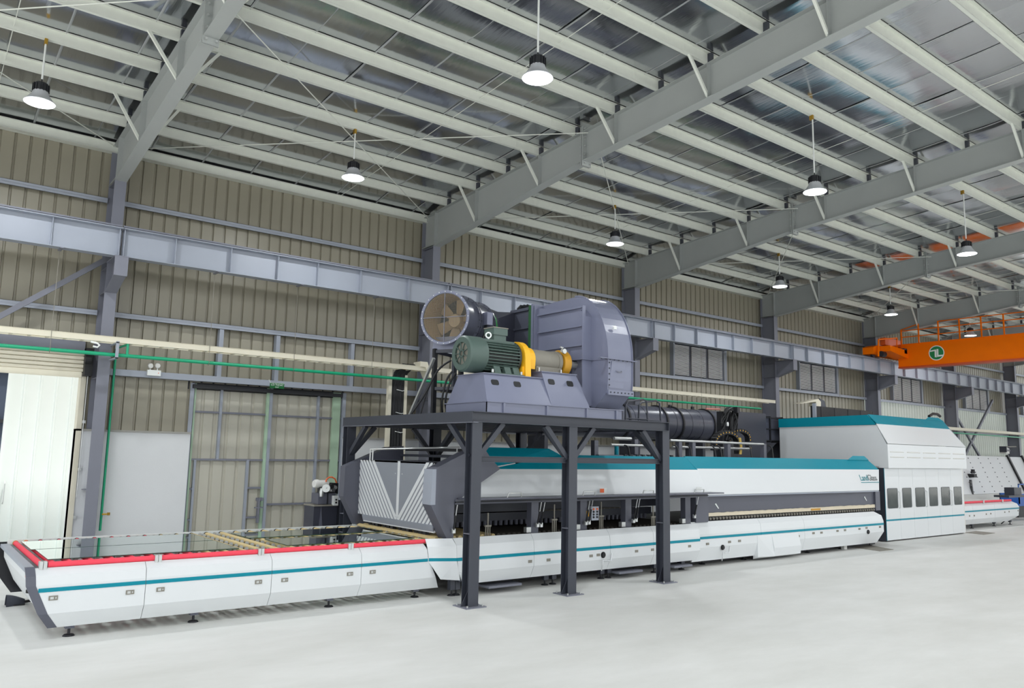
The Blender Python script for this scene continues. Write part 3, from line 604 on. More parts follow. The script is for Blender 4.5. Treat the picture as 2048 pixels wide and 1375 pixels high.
b = MB(); b.box(1.56, 7.85, 15.0, 15.04, .9, .97); b.build('back_rail', 'inkwhite', cv)
rx = [1.66, 1.80, 2.0]+[2.0+.262*k for k in range(1, 22)]
for i, x in enumerate(rx):
    b = MB(); b.tube([(x, 12.05, .925), (x, 14.9, .925)], .038, 10); b.build('roller', 'red' if x < 3.75 else 'rope', cv, smooth=True)
    b = MB(); b.lathe([(0, 0), (.042, 0), (.042, .04), (0, .04)], (x, 14.9, .925), (0, 1, 0), 12); b.build('roller_bearing', 'ochre' if i < 2 else 'blackpaint', cv)
b = MB()
for i, x in enumerate(rx[2:]):
    for k in range(12):
        y = 12.22+k*.24
        b.lathe([(0, -.012), (.03, -.012), (.03, .012), (0, .012)], (x+.13, y, .935), (0, 1, 0), 8)
        b.box(x+.125, x+.135, y-.015, y+.015, .84, .93)
b.build('support_wheels', 'zinc', cv, kind='stuff')
for i, x in enumerate(rx[2:]): MB().box(x+.11, x+.15, 12.1, 14.95, .81, .845).build('wheel_bar', 'steeldark', cv)
for px, py in ((106.5, 1195), (260, 1183.5), (321, 1178), (517, 1163), (569.5, 1159), (700, 1147), (745.5, 1143)):
    p = at(px, py, Y=11.845); b = MB(); b.box(p.x-.052, p.x+.052, 11.838, 11.85, p.z-.028, p.z+.028); la = b.build('latch', 'bearing', cv)
    b = MB(); b.box(p.x-.035, p.x+.005, 11.833, 11.84, p.z-.016, p.z+.016); b.box(p.x+.022, p.x+.036, 11.833, 11.84, p.z-.01, p.z+.01); b.build('latch_bolt', 'zinc', la)
def leg(x, y, top, par, m='dgrey'):
    b = MB(); b.box(x-.055, x+.055, y-.05, y+.05, .1, top); l = b.build('leg', m, par)
    b = MB(); b.tube([(x, y, .02), (x, y, .12)], .018, 8); b.lathe([(0, 0), (.075, 0), (.06, .02), (0, .025)], (x, y, 0), (0, 0, 1), 16); b.build('levelling_foot', 'blackpaint', l)
for px in (140, 387, 657, 829):
    x = at(px, 1245, Y=12.03).x
    leg(x, 12.06, .5, cv); leg(x, 14.95, .5, cv)
b = MB(); b.box(1.9, 7.4, 12.03, 12.11, .4, .5); b.box(1.9, 7.4, 14.9, 14.98, .4, .5); b.build('frame_rail', 'dgrey', cv)
fp = thing('foot_pedal', 'dark grey foot switch hood on the floor at the left end of the conveyor', 'pedal', at(28, 1208, Z=0))
c0 = at(27, 1210, Z=0)
rows = []
for i in range(7):
    u = i/6; row = []
    for k in range(9):
        a = math.pi*k/8; row.append((c0.x-.11+.26*u, c0.y+.1*math.cos(a)*(1-.25*u)+.05*u, .0+.17*math.sin(a)*(1-.55*u**1.5)))
    rows.append(row)
b = MB(); b.sheet(rows); b.sheet([[(x, c0.y+(y-c0.y)*.92, z*.92) for x, y, z in r] for r in rows]); b.build('hood', 'steeldark', fp, smooth=True, fix=False)
MB().box(c0.x-.1, c0.x+.14, c0.y-.07, c0.y+.08, 0, .02).build('base', 'black', fp)
b = MB(); b.tube([(c0.x+.12, c0.y, .04), (c0.x+.3, c0.y+.05, .05), (c0.x+.42, c0.y+.05, .04), (c0.x+.55, c0.y+.12, .12), (c0.x+.6, c0.y+.2, .3)], .022, 8); b.build('cable', 'black', fp, smooth=True)
MB().box(c0.x+.24, c0.x+.4, c0.y-.02, c0.y+.1, .02, .09).build('coupling', 'blackpaint', fp)
# glass panes
GZ = .972
def pane(a, bb, c, d, lb):
    P = [at(*q, Z=GZ) for q in (a, bb, c, d)]
    x0 = (P[0].x+P[3].x)/2; x1 = (P[1].x+P[2].x)/2; yf = (P[2].y+P[3].y)/2; yb = (P[0].y+P[1].y)/2
    t = thing('glass_sheet', lb, 'glass', ((x0+x1)/2, (yf+yb)/2, GZ), 'glass panes on the conveyor')
    MB().box(x0, x1, yf, yb, GZ-.004, GZ+.004).build('sheet_face', 'glass', t)
    b = MB()
    for e in ((x0, x1, yf-.003, yf), (x0, x1, yb, yb+.003), (x0-.003, x0, yf, yb), (x1, x1+.003, yf, yb)): b.box(e[0], e[1], e[2], e[3], GZ-.005, GZ+.005)
    b.build('ground_edge', 'edge', t)
pane((44, 1081), (395, 1068), (425, 1082), (56, 1097), 'clear glass pane lying at the back left of the loading conveyor')
pane((71, 1098), (432, 1081), (478, 1097), (93, 1117.5), 'clear glass pane lying at the front left of the loading conveyor')
pane((463, 1066), (722, 1053), (760, 1062), (500, 1076), 'clear glass pane lying at the back right of the loading conveyor')
pane((537, 1079), (775, 1064), (825, 1076), (570, 1090), 'clear glass pane lying at the front right of the loading conveyor')
# ------------------------------------------------------------------ COOLING SECTION
cs = thing('cooling_section', 'machine section with V striped grey entry and raised flaps under the platform', 'machine', (11.2, 13.4, 0))
def shift(prof, dy, dz=0): return [(y+dy, z+dz) for y, z in prof]
MPROF = [(11.71, 1.0), (11.62, .88), (11.60, .72), (11.60, .42), (11.71, .2)]
ms = [7.98, 9.62, 11.62, 12.92, 14.45]
for k in range(4):
    l = [ms[k]+.004]*5; r = [ms[k+1]-.004]*5
    if k == 0: l = [7.86, 7.88, 7.88, at(917, 1155, Y=11.6).x, at(928, 1173, Y=11.7).x]
    skin(MB(), MPROF, l, r).build('side_panel', 'white', cs)
    MB().box(l[2], r[2], 11.591, 11.602, .62, .675).build('teal_stripe', 'teal', cs)
# flared transition panel between conveyor and cooling section
A = [(7.45, 11.97, .985), (7.43, 11.86, .86), (7.46, 11.85, .67), (7.46, 11.85, .615), tuple(at(881, 1158, Y=11.74))]
D = [(7.84, 11.71, 1.0), (7.87, 11.61, .88), (7.875, 11.595, .675), (7.88, 11.595, .62), tuple(at(920, 1160, Y=11.61))]
for i, m in ((0, 'white'), (1, 'white'), (2, 'teal'), (3, 'white')):
    MB().plate([A[i], D[i], D[i+1], A[i+1]], .01).build('transition_panel' if m == 'white' else 'teal_stripe', m, cs)
MB().box(8.0, 14.4, 11.7, 11.9, .25, .5).build('frame_rail', 'steeldark', cs)
MB().box(7.6, 14.4, 12.0, 15.0, .84, .9).build('bed', 'blackpaint', cs)
MB().box(7.7, 14.4, 15.12, 15.18, .2, 1.0).build('back_panel', 'white', cs)
for i, x in enumerate((7.95, 8.05, 10.1, 10.3, 11.6, 11.8, 13.2, 14.1)):
    leg(x, 11.85, .3, cs, 'steeldark'); leg(x, 14.9, .3, cs, 'steeldark')
for x, w in ((8.6, .75), (11.9, .7), (13.6, .6)):
    MB().box(x, x+w, 11.62, 11.95, .09, .13).build('drip_tray', 'grey', cs)
MB().box(8.3, 14.3, 12.3, 12.5, .05, .3).build('under_frame', 'blackpaint', cs)
def latches(lst, Y, par, w=.045, h=.025):
    for px, py in lst:
        p = at(px, py, Y=Y); MB().box(p.x-w, p.x+w, Y-.008, Y+.004, p.z-h, p.z+h).build('latch', 'bearing', par)
latches([(1060, 1122), (1097, 1119), (1182, 1111), (1196.5, 1109), (1273, 1101.5), (1305, 1098.5), (1379, 1091.5)], 11.6, cs)
def winder(px, py, Y, par, crank=True):
    p = at(px, py, Y=Y); b = MB(); b.lathe([(0, 0), (.062, 0), (.062, .01), (.05, .01), (.045, -.02), (0, -.02)], p+Vector((0, -.012, 0)), (0, 1, 0), 20); b.build('crank_port', 'black', par, smooth=True)
    if crank:
        b = MB(); b.tube([p+Vector((-.07, -.03, -.30)), p+Vector((-.05, -.05, -.09)), p+Vector((.16, -.06, -.12)), p+Vector((.19, -.06, .03))], .012, 8); b.build('crank_handle', 'chrome', par, smooth=True)
winder(1206, 1109, 11.6, cs)
# near cheek and far cheek of the entry, V panel
CK = [(7.47, 2.18), (8.17, 2.49), (8.55, 2.6), (8.74, 2.38), (8.95, 2.2), (8.53, 1.96), (7.94, 1.6), (7.94, .98), (7.8, .98), (7.45, 1.57)]
MB().prism(CK, 'Y', 11.82, 12.1).build('entry_cheek', 'dgrey', cs)
MB().prism([(7.444, 1.575), (7.464, 2.19), (7.54, 2.19), (7.54, 1.575)], 'Y', 11.818, 12.102).build('cheek_edge_lit', 'cranegrey', cs)  # left face painted paler than the cheek for the daylight falling on it
FK = [(7.34, 2.16), (7.7, 2.31), (8.33, 2.57), (8.7, 2.6), (8.7, .98), (7.65, .98), (7.33, 1.55)]
MB().prism(FK, 'Y', 14.98, 15.2).build('entry_cheek', 'dgrey', cs)
XV = 7.68; VY0, VY1, VZ0, VZ1 = 12.1, 14.98, 1.2, 2.3
MB().box(XV, XV+.05, VY0, VY1, VZ0, VZ1).build('entry_panel', 'entrylit', cs)
MB().box(XV, 8.9, VY0, VY1, VZ1-.03, VZ1).build('entry_roof', 'grey', cs)
b = MB(); b.plate([(XV, VY0, 1.2), (XV, VY1-.2, 1.2), (XV+.03, VY1-.2, 1.09), (XV+.03, VY0, 1.09)], .02); b.build('entry_lip', 'cranegrey', cs)
MB().box(XV+.02, XV+.06, VY0, VY1-.2, 1.06, 1.1).build('entry_lip_edge', 'white', cs)
def clip(poly, y0, y1, z0, z1):
    for ax, v, s in ((0, y0, 1), (0, y1, -1), (1, z0, 1), (1, z1, -1)):
        out = []
        for i in range(len(poly)):
            p, q = poly[i-1], poly[i]; a, c = (p[ax]-v)*s, (q[ax]-v)*s
            if (a >= 0) != (c >= 0):
                t = a/(a-c); out.append((p[0]+(q[0]-p[0])*t, p[1]+(q[1]-p[1])*t))
            if c >= 0: out.append(q)
        poly = out
        if not poly: return []
    return poly
pc = at(795.5, 1000, X=XV); yc = pc.y
pt = at(750, 922, X=XV); sl = (pt.y-yc)/(VZ1-1.24)
MB().prism([(yc-.045, 1.24), (yc+.045, 1.24), (yc+.045, VZ1), (yc-.045, VZ1)], 'X', XV-.006, XV).build('white_stripe', 'white', cs)
for s in (1, -1):
    for k in range(19):
        o = (0 if k == 0 else .03)+k*.128; w = .11 if k == 0 else .078
        g = lambda z, e: (yc+s*(o+e+sl*(z-1.22)), z)
        pl = clip([g(1.0, 0), g(1.0, w), g(2.6, w), g(2.6, 0)], VY0, VY1, VZ0, VZ1-.005)
        if len(pl) > 2: MB().prism(pl, 'X', XV-.006, XV).build('white_stripe', 'white', cs)
for dy in (.13, -.13):
    b = MB(); b.lathe([(0, 0), (.012, 0), (0, .012)], (XV, yc+dy, 2.06), (-1, 0, 0), 8); b.build('screw', 'zinc', cs)
# hood
HX = [(8.3, 15.0)]
skin(MB(), [(12.10, 2.19), (11.77, 1.66)], [8.94, 8.05], [15.02, 14.98], .03).build('hood_face', 'white', cs)
b = MB(); skin(b, [(12.38, 2.48), (12.10, 2.19)], [10.92, 8.94], [14.92, 15.02], .03); b.build('hood_crown', 'teal', cs)
b = MB(); b.plate([(8.6, 12.42, 2.6), (10.66, 12.42, 2.6), (10.94, 12.38, 2.478), (8.9, 12.13, 2.22)], .02); b.build('hood_crown', 'teal', cs)
MB().box(8.7, 10.7, 12.4, 14.9, 2.5, 2.56).build('hood_roof', 'blackpaint', cs)
MB().box(8.6, 15.0, 12.36, 14.95, 2.38, 2.43).build('hood_roof', 'steeldark', cs)
MB().box(7.95, 15.0, 11.8, 11.86, 1.57, 1.66).build('hood_lintel', 'dgrey', cs)
MB().box(7.95, 15.0, 11.78, 14.9, 1.6, 1.62).build('hood_soffit', 'blackpaint', cs)
for fa, fb, zz in ((8.15, 9.95, 0), (9.6, 11.75, .01), (11.3, 14.0, .02), (12.95, 15.15, .03)):
    pass
FL = [(8.0, 10.0), (9.96, 11.75), (11.71, 13.4), (13.36, 15.06)]
for i, (fa, fb) in enumerate(FL):
    b = MB(); b.plate([(fa, 11.8, 1.69), (fb, 11.8, 1.69), (fb-.06, 11.34, 1.70), (fa-.06, 11.34, 1.70)], .025); f = b.build('raised_flap', 'dgrey', cs)
    hx = (fa+fb)/2-.05
    b = MB(); b.tube([(hx-.16, 11.38, 1.7), (hx-.15, 11.36, 1.78), (hx+.15, 11.36, 1.78), (hx+.16, 11.38, 1.7)], .012, 8); b.build('flap_handle', 'zinc', f, smooth=True)
for px, y0, y1 in ((915, 1008, 1060), (1090, 1003, 1048), (1083, 1003, 1048), (1186, 999, 1043), (1180, 1000, 1044), (1280, 996, 1038), (1275, 997, 1040), (1397, 992, 1031)):
    p, q = at(px, y0, Y=11.5), at(px-8, y1, Y=11.78); m_ = p+(q-p)*.42
    b = MB(); b.tube([p, m_], .011, 8); b.build('strut_rod', 'chrome', cs); b = MB(); b.tube([m_, q], .018, 8); b.build('gas_strut', 'black', cs)
    b = MB(); b.box(q.x-.03, q.x+.03, q.y-.02, q.y+.03, q.z-.05, q.z+.03); b.build('strut_clevis', 'zinc', cs)
for x in (9.84, 11.12, 12.42, 14.36):
    MB().box(x-.09, x+.09, 11.86, 12.0, .98, 1.6).build('hood_post', 'dgrey', cs)
    MB().box(x-.2, x-.09, 11.86, 11.95, 1.0, 1.1).build('foot_bracket', 'zinc', cs)
MB().box(14.62, 15.05, 11.84, 12.02, 1.0, 1.62).build('hood_post', 'dgrey', cs)
for px, y0, y1 in ((975, 1025, 1074), (1108, 1008, 1066), (1202, 1003, 1057), (1306, 1011, 1052)):
    p, q = at(px, y0, Y=11.98), at(px, y1, Y=11.98)
    b = MB(); b.box(q.x-.012, q.x+.012, 11.97, 11.99, q.z, p.z); b.box(q.x-.07, q.x+.07, 11.96, 12.0, (p.z+q.z)/2-.03, (p.z+q.z)/2); b.box(q.x-.055, q.x-.04, 11.97, 11.99, q.z, (p.z+q.z)/2); b.box(q.x+.04, q.x+.055, 11.97, 11.99, q.z, (p.z+q.z)/2)
    b.build('height_gauge', 'bearing', cs)
b = MB(); b.box(8.0, 14.5, 12.9, 13.0, 1.32, 1.5); b.box(8.0, 14.5, 13.1, 13.2, 1.12, 1.28); b.build('nozzle_beam', 'steeldark', cs)
n0 = None
for k in range(46):
    x = 8.2+k*.135
    if n0 is None:
        b = MB(); b.lathe([(0, 0), (.04, 0), (.045, .1), (0, .1)], (x, 13.1, 1.03), (0, 0, 1), 8); n0 = b.build('air_nozzle', 'dgrey', cs)
    else: dup_part(n0, cs, (x-8.2, 0, 0))
b = MB()
for k in range(14): b.bar((10.8+k*.16, 13.2, 1.3), (10.9+k*.16, 12.5, 1.34), .012, .02); b.bar((10.8+k*.16, 13.2, 1.52), (10.9+k*.16, 12.5, 1.56), .012, .02)
b.build('air_hoses', 'bearing', cs, kind='stuff')
r0 = r1 = None
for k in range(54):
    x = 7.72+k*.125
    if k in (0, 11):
        b = MB(); b.tube([(x, 12.02, .955), (x, 15.0, .955)], .048, 8); r0 = b.build('rope_roller', 'rope' if k == 0 else 'ropeshaded', cs, smooth=True); k0 = k
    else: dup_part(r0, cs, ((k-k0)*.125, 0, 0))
MB().box(8.0, 14.4, 14.95, 15.0, 1.0, 1.6).build('inner_back', 'steeldark', cs)
p0, p1 = at(1178, 1012, Y=11.84), at(1192, 1039, Y=11.84)
cb = MB().box(p0.x, p1.x, 11.76, 11.86, p1.z, p0.z).build('control_box', 'cranegrey', cs)
for k in range(4):
    for s in (0, 1):
        z = p0.z-.05-k*(p0.z-p1.z-.06)/4; x = p0.x+.05+s*(p1.x-p0.x-.1)
        b = MB(); b.lathe([(0, 0), (.022, 0), (.018, .02), (0, .02)], (x, 11.76, z), (0, -1, 0), 10); b.build('push_button', 'orangesafety' if k == 0 else 'blackpaint', cb)
p0, p1 = at(1201, 981.5, Y=11.7), at(1214.5, 989, Y=11.7)
w_ = MB(); w_.box(p0.x, p1.x, 11.72, 11.73, 1.72, 1.82); wl = w_.build('warning_label', 'inkwhite', cs)
MB().box(p0.x+.005, (p0.x+p1.x)/2+.02, 11.715, 11.722, 1.73, 1.81).build('label_patch', 'orangesafety', wl)
w_ = MB(); w_.box(14.5, 14.68, 11.72, 11.73, 1.72, 1.81); w_.build('warning_label', 'inkwhite', cs)
p0 = at(1176, 1026, Y=11.85); MB().box(p0.x-.03, p0.x+.03, 11.84, 11.86, p0.z-.06, p0.z+.05).build('yellow_tag', 'yellow', cs)
# entry gap hardware
b = MB()
for k in range(12): b.box(7.72+.03*(k % 3), 7.8+.03*(k % 3), 12.4+k*.2, 12.5+k*.2, 1.0, 1.08)
b.build('entry_guides', 'blackpaint', cs, kind='stuff')
# ------------------------------------------------------------------ HEATING FURNACE
fu = thing('heating_furnace', 'long white heating furnace with teal crown and brand lettering beside the tall housing', 'machine', (19.2, 14, 0))
FPROF = [(11.88, 1.01), (11.79, .9), (11.77, .74), (11.77, .44), (11.86, .13)]
fs = [14.46, 17.0, 18.9, 23.0]
for k in range(3):
    l = [fs[k]+.004]*5; r = [fs[k+1]-.004]*5
    if k == 2: r = [22.7, 22.95, 23.02, 23.02, 22.75]
    pr = FPROF
    skin(MB(), pr, l, r).build('side_panel', 'white', fu)
    MB().box(l[2], r[2], 11.761, 11.772, .63, .685).build('teal_stripe', 'teal', fu)
bxa, bxb, bxc = at(1524, 1090, Y=11.64).x, at(1552, 1085, Y=11.62).x, at(1605, 1085, Y=11.62).x
b = MB(); b.loft([(bxa, 11.76, .62), (bxa, 11.76, .1), (bxa, 11.9, .04), (bxa, 11.9, .62)], [(bxb, 11.74, .62), (bxb, 11.66, .1), (bxb, 11.9, .04), (bxb, 11.9, .62)]); b.build('bulged_cover', 'white', fu)
b = MB(); b.loft([(bxb, 11.74, .62), (bxb, 11.66, .3), (bxb, 11.68, .1), (bxb, 11.9, .04), (bxb, 11.9, .62)], [(bxc, 11.74, .62), (bxc, 11.66, .3), (bxc, 11.68, .1), (bxc, 11.9, .04), (bxc, 11.9, .62)]); b.build('bulged_cover', 'white', fu)
MB().box(14.6, 23.3, 12.2, 12.4, .02, .3).build('under_frame', 'blackpaint', fu)
for x in (15.2, 16.8, 19.6, 21.3, 22.9): leg(x, 12.15, .3, fu, 'steeldark'); leg(x, 14.9, .3, fu, 'steeldark')
MB().box(21.25, 21.4, 12.02, 12.12, 0, .2).build('white_post', 'offwhite', fu)
MB().box(14.5, 23.3, 12.1, 15.2, .8, .94).build('bed', 'blackpaint', fu)
latches([(1415, 1087), (1459, 1083), (1479, 1081), (1519.5, 1077), (1561, 1075.5), (1597, 1071.5), (1627, 1065.5), (1643, 1064.5), (1675, 1061), (1690, 1059.5), (1719, 1057), (1733, 1055), (1760, 1053)], 11.765, fu, .05, .025)
winder(1445, 1094, 11.765, fu); winder(1736, 1063, 11.765, fu, False)
skin(MB(), [(12.14, 2.215), (11.84, 1.62)], [15.03, 14.99], [23.6, 22.98], .03).build('hood_face', 'white', fu)
skin(MB(), [(12.44, 2.5), (12.14, 2.215)], [14.94, 15.03], [23.52, 23.6], .03).build('hood_crown', 'teal', fu)
b = MB(); b.plate([(22.3, 12.42, 2.48), (23.52, 12.42, 2.48), (23.42, 12.5, 2.6), (22.75, 12.5, 2.6)], .02); b.build('hood_crown', 'teal', fu)
b = MB(); b.plate([(14.96, 12.45, 2.5), (15.03, 12.14, 2.215), (14.99, 12.09, 2.19), (14.92, 12.38, 2.48)], .01); b.build('crown_joint', 'teal', fu)
MB().box(15.0, 23.7, 12.5, 14.9, 2.42, 2.48).build('hood_roof', 'steeldark', fu)
MB().box(15.0, 22.98, 11.85, 12.09, 1.58, 1.615).build('hood_soffit', 'cranegrey', fu)
MB().box(15.05, 23.3, 12.08, 12.2, 1.16, 1.6).build('side_beam', 'dgrey', fu)
b = MB(); b.box(15.02, 15.3, 12.02, 12.2, .98, 1.58); b.build('beam_post', 'dgrey', fu)
b = MB(); b.box(23.1, 23.36, 12.02, 12.2, 1.02, 1.58); b.build('beam_post', 'dgrey', fu)
rng = random.Random(3)
rows = []
N = 70
b = MB(); top = [(15.3+k*(7.8/N), 1.175+.014*rng.random()+.012*k/N) for k in range(N+1)]
b.prism(top+[(23.1, 1.1), (15.3, 1.1)], 'Y', 12.05, 12.09); b.build('insulation_strip', 'insul', fu)
p = at(1628, 1018, Y=12.05); MB().box(p.x-.15, p.x+.3, 12.035, 12.05, 1.115, 1.16).build('scorch_patch', 'ochre', fu)
MB().box(15.3, 23.1, 12.08, 12.1, .98, 1.1).build('roller_slot', 'black', fu)
r0 = None
for k in range(62):
    x = 15.4+k*.125
    if r0 is None:
        b = MB(); b.lathe([(0, 0), (.032, 0), (.032, .05), (0, .05)], (x, 12.09, 1.045), (0, -1, 0), 8); r0 = b.build('roller_end', 'bearing', fu)
    else: dup_part(r0, fu, (k*.125, 0, 0))
for px, py in ((1434, 1012), (1731, 997)):
    p = at(px, py, Y=12.07); b = MB(); b.plate([(p.x-.08, 12.07, p.z+.06), (p.x-.03, 12.07, p.z+.07), (p.x+.08, 12.07, p.z-.05), (p.x+.05, 12.07, p.z-.06)], .006); b.build('paper_tag', 'inkwhite', fu)
# lettering on the hood face
hn = Vector((0, .3, .595)); tilt = math.atan2(hn.z, hn.y)
q = at(1721.5, 961, Y=12.0)
yy = 11.84+(q.z-1.62)*.3/.595
q = at(1721.5, 960.5, Y=yy)
q2 = at(1756, 960, Y=yy); wtx = q2.x-q.x
ta = text('Land', 'brand_lettering', 'inkteal', fu, wtx*.27, (q.x, yy-.004, q.z), (tilt, 0, 0), .25, .002)
tb = text('Glass', 'brand_lettering', 'inkgrey', fu, wtx*.27, (q.x+wtx*.5, yy-.004, q.z), (tilt, 0, 0), .25, .002)
bpy.context.view_layer.update()
wa, wb = ta.dimensions.x, tb.dimensions.x
k_ = wtx*.97/(wa+wb)
for o in (ta, tb): o.scale = (k_, .78*k_ if k_ > 1 else 1.0, 1)
tb.location.x = ta.location.x + wa*k_*.97
MB().box(q.x-.02, q.x+wtx, yy-.04, yy-.02, q.z-.06, q.z-.045).build('brand_underline', 'inkteal', fu)
# ------------------------------------------------------------------ TALL HOUSING
ch = thing('tall_housing', 'tall white machine housing with six windowed doors, vent hood and teal top', 'machine', (27, 14, 0))
CX0, CX1, CY = 24.42, 29.95, 12.4
DW = (CX1-CX0)/6
for k in range(6):
    a, c = CX0+k*DW+.004, CX0+(k+1)*DW-.004
    wa_, wb_ = a+.14, c-.14
    if k % 2: wa_ += .05
    b = MB(); z0, z1 = 1.02, 1.62
    b.box(a, c, CY, CY+.04, .04, z0); b.box(a, c, CY, CY+.04, z1, 2.25); b.box(a, wa_, CY, CY+.04, z0, z1); b.box(wb_, c, CY, CY+.04, z0, z1)
    d = b.build('cabinet_door', 'white', ch)
    pts = []
    for cx, cz, a0 in ((wb_-.06, z1-.06, 0), (wa_+.06, z1-.06, 90), (wa_+.06, z0+.06, 180), (wb_-.06, z0+.06, 270)):
        for j in range(5): an = math.radians(a0+j*22.5); pts.append((cx+.06*math.cos(an), cz+.06*math.sin(an)))
    MB().prism(pts, 'Y', CY-.006, CY+.02).build('door_window', 'darkglass', d)
    b = MB(); n_ = len(pts); cx_, cz_ = (wa_+wb_)/2, (z0+z1)/2
    o_ = [(cx_+(x-cx_)*1.05, cz_+(z-cz_)*1.04) for x, z in pts]
    b.add([(x, CY-.01, z) for x, z in pts]+[(x, CY-.01, z) for x, z in o_], [(i, (i+1) % n_, n_+(i+1) % n_, n_+i) for i in range(n_)])
    b.build('window_gasket', 'steeldark', d)
    MB().box(a, c, CY-.006, CY+.002, .625, .675).build('teal_stripe', 'teal', d)
    if k % 2 == 0:
        b = MB(); x = c-.06; b.tube([(x, CY, 1.0), (x, CY-.05, 1.02), (x, CY-.05, 1.5), (x, CY, 1.52)], .012, 6); b.build('door_handle', 'zinc', d)
MB().box(CX0-.012, CX0+.004, CY-.008, CY+.002, .04, 2.25).build('teal_corner', 'teal', ch)
MB().box(CX0-.01, CX0+.0, CY, CY+.8, .02, 2.26).build('side_cover', 'steeldark', ch)
MB().box(CX0, CX1, CY+.06, 16.0, .02, .1).build('plinth', 'blackpaint', ch)
b = MB(); b.box(CX0+.02, CX1, CY+.05, 16.0, .1, 3.0); b.box(CX0+.02, 29.4, 12.9, 16.0, 3.0, 3.6); b.build('core', 'offwhite', ch)
HY = 12.24
b = MB(); b.prism([(HY, 2.26), (HY, 3.0), (HY+.3, 3.0), (HY+.3, 2.26)], 'X', CX0-.02, CX1+.02); b.build('vent_hood', 'white', ch)
for k in range(5):
    for z in (2.62, 2.78): MB().prism([(HY, z), (HY-.018, z-.02), (HY, z-.035)], 'X', CX0+.12+k*1.1, CX0+1.0+k*1.1).build('vent_louvre', 'offwhite', ch)
UP = [(CX0-.02, HY, 3.01), (CX1+.02, HY, 3.01), (29.5, 12.58, 3.63), (CX0-.02, 12.58, 3.63)]
MB().plate(UP, .02).build('upper_panel', 'white', ch)
b = MB(); b.plate([(CX0-.02, 12.56, 3.635), (29.5, 12.56, 3.635), (29.72, 12.86, 3.93), (CX0+.02, 12.86, 3.93)], .02); b.build('teal_crown', 'teal', ch)
MB().plate([(28.3, 12.84, 3.92), (29.7, 12.84, 3.92), (29.45, 12.9, 4.03), (28.7, 12.9, 4.03)], .02).build('teal_crown', 'teal', ch)
b = MB(); b.plate([(29.5, 12.58, 3.635), (CX1+.02, HY, 3.01), (30.25, 12.9, 3.01), (30.25, 12.95, 3.6), (29.72, 12.86, 3.93)], .02); b.build('corner_facet', 'cranegrey', ch)
b = MB(); b.prism([(12.27, 3.0), (12.57, 3.6), (16.05, 3.58), (16.05, 2.3), (12.4, 2.3)], 'X', CX0-.015, CX0+.02); b.build('end_wall', 'white', ch)
MB().prism([(12.575, 3.61), (12.86, 3.925), (16.07, 3.86), (16.07, 3.565)], 'X', CX0-.03, CX0+.01).build('teal_crown', 'teal', ch)
MB().box(CX0+.05, 29.7, 12.84, 16.0, 3.7, 3.84).build('roof_deck', 'steeldark', ch)
MB().box(CX1, CX1+.3, 12.5, 16, .02, 3.0).build('end_cover', 'offwhite', ch)
b = MB(); b.tube([at(1858, 832, Y=13.2), at(1866, 827, Y=13.2), at(1875, 828, Y=13.2), at(1880, 832, Y=13.2)], .05, 8); b.build('roof_hose', 'blackpaint', ch, smooth=True)
b = MB(); pa, pb = at(1626, 812, Y=15.2), at(1745, 826, Y=15.2)
b.box(pa.x, pb.x, 15.2, 15.3, 3.9, pa.z+.02); b.build('roof_plant', 'black', ch)
b = MB(); b.box(pa.x-.05, pa.x+.05, 15.1, 15.2, 3.8, pa.z+.1); b.build('roof_post', 'cranegrey', ch)
for k in range(5): MB().box(pa.x+.9*k+.5, pa.x+.9*k+.54, 15.19, 15.2, 3.9, pa.z).build('roof_post', 'blackpaint', ch)
# ------------------------------------------------------------------ far conveyor, glass rack
fc = thing('unloading_conveyor', 'short white conveyor with red rail at far right, beyond the tall housing', 'conveyor', (33.5, 14.3, 0))
UPROF = shift(CPROF, 1.17, .03)
s3 = [30.25, 32.2, 34.2, 36.6]
for k in range(3):
    l = [s3[k]+.004]*5; r = [s3[k+1]-.004]*5
    if k == 2: r = [36.2, 36.45, 36.6, 36.5, 35.8]
    skin(MB(), UPROF, l, r).build('side_panel', 'white', fc)
    MB().box(l[2], r[2], 13.012, 13.022, .64, .69).build('teal_stripe', 'teal', fc)
b = MB(); b.tube([(30.3, 13.14, .985), (36.1, 13.14, .985)], .04, 10); b.build('guard_rail', 'red', fc, smooth=True)
for x in (31.6, 33.4, 35.2): MB().box(x-.05, x+.05, 13.09, 13.18, .92, 1.04).build('rail_clamp', 'zinc', fc)
latches([(1939, 1031), (1948.5, 1030.5), (1972.5, 1027.5), (1981.5, 1026.5), (2009.5, 1023.5), (2018, 1022.5), (2036, 1020.5)], 13.02, fc, .04, .03)
for px in (1946, 1991, 2023):
    x = at(px, 1050, Y=13.2).x; leg(x, 13.25, .4, fc, 'steeldark'); leg(x, 16.0, .4, fc, 'steeldark')
MB().box(30.3, 36.0, 13.2, 16.2, .8, .86).build('bed', 'blackpaint', fc)
r0 = None
for k in range(20):
    b = MB()
    if r0 is None: b.tube([(30.5, 13.25, .93), (30.5, 16.1, .93)], .04, 8); r0 = b.build('roller', 'offwhite', fc, smooth=True)
    else: dup_part(r0, fc, (k*.28, 0, 0))
b = MB(); b.tube([(36.3, 13.1, .6), (36.5, 13.3, .5), (36.3, 13.4, .2), (36.0, 13.5, .02)], .02, 6); b.build('hanging_cable', 'blackpaint', fc, smooth=True)
gr = thing('glass_rack', 'tall leaning white glass rack with rows of small rollers behind the far conveyor', 'rack', (36, 17, 0))
def lean(x, s): return Vector((x, 16.6+.75*s, .95+1.85*s))
ra, rb_, rc = 30.2, at(2030, 950, Y=17).x, at(2046, 950, Y=17).x+1.5
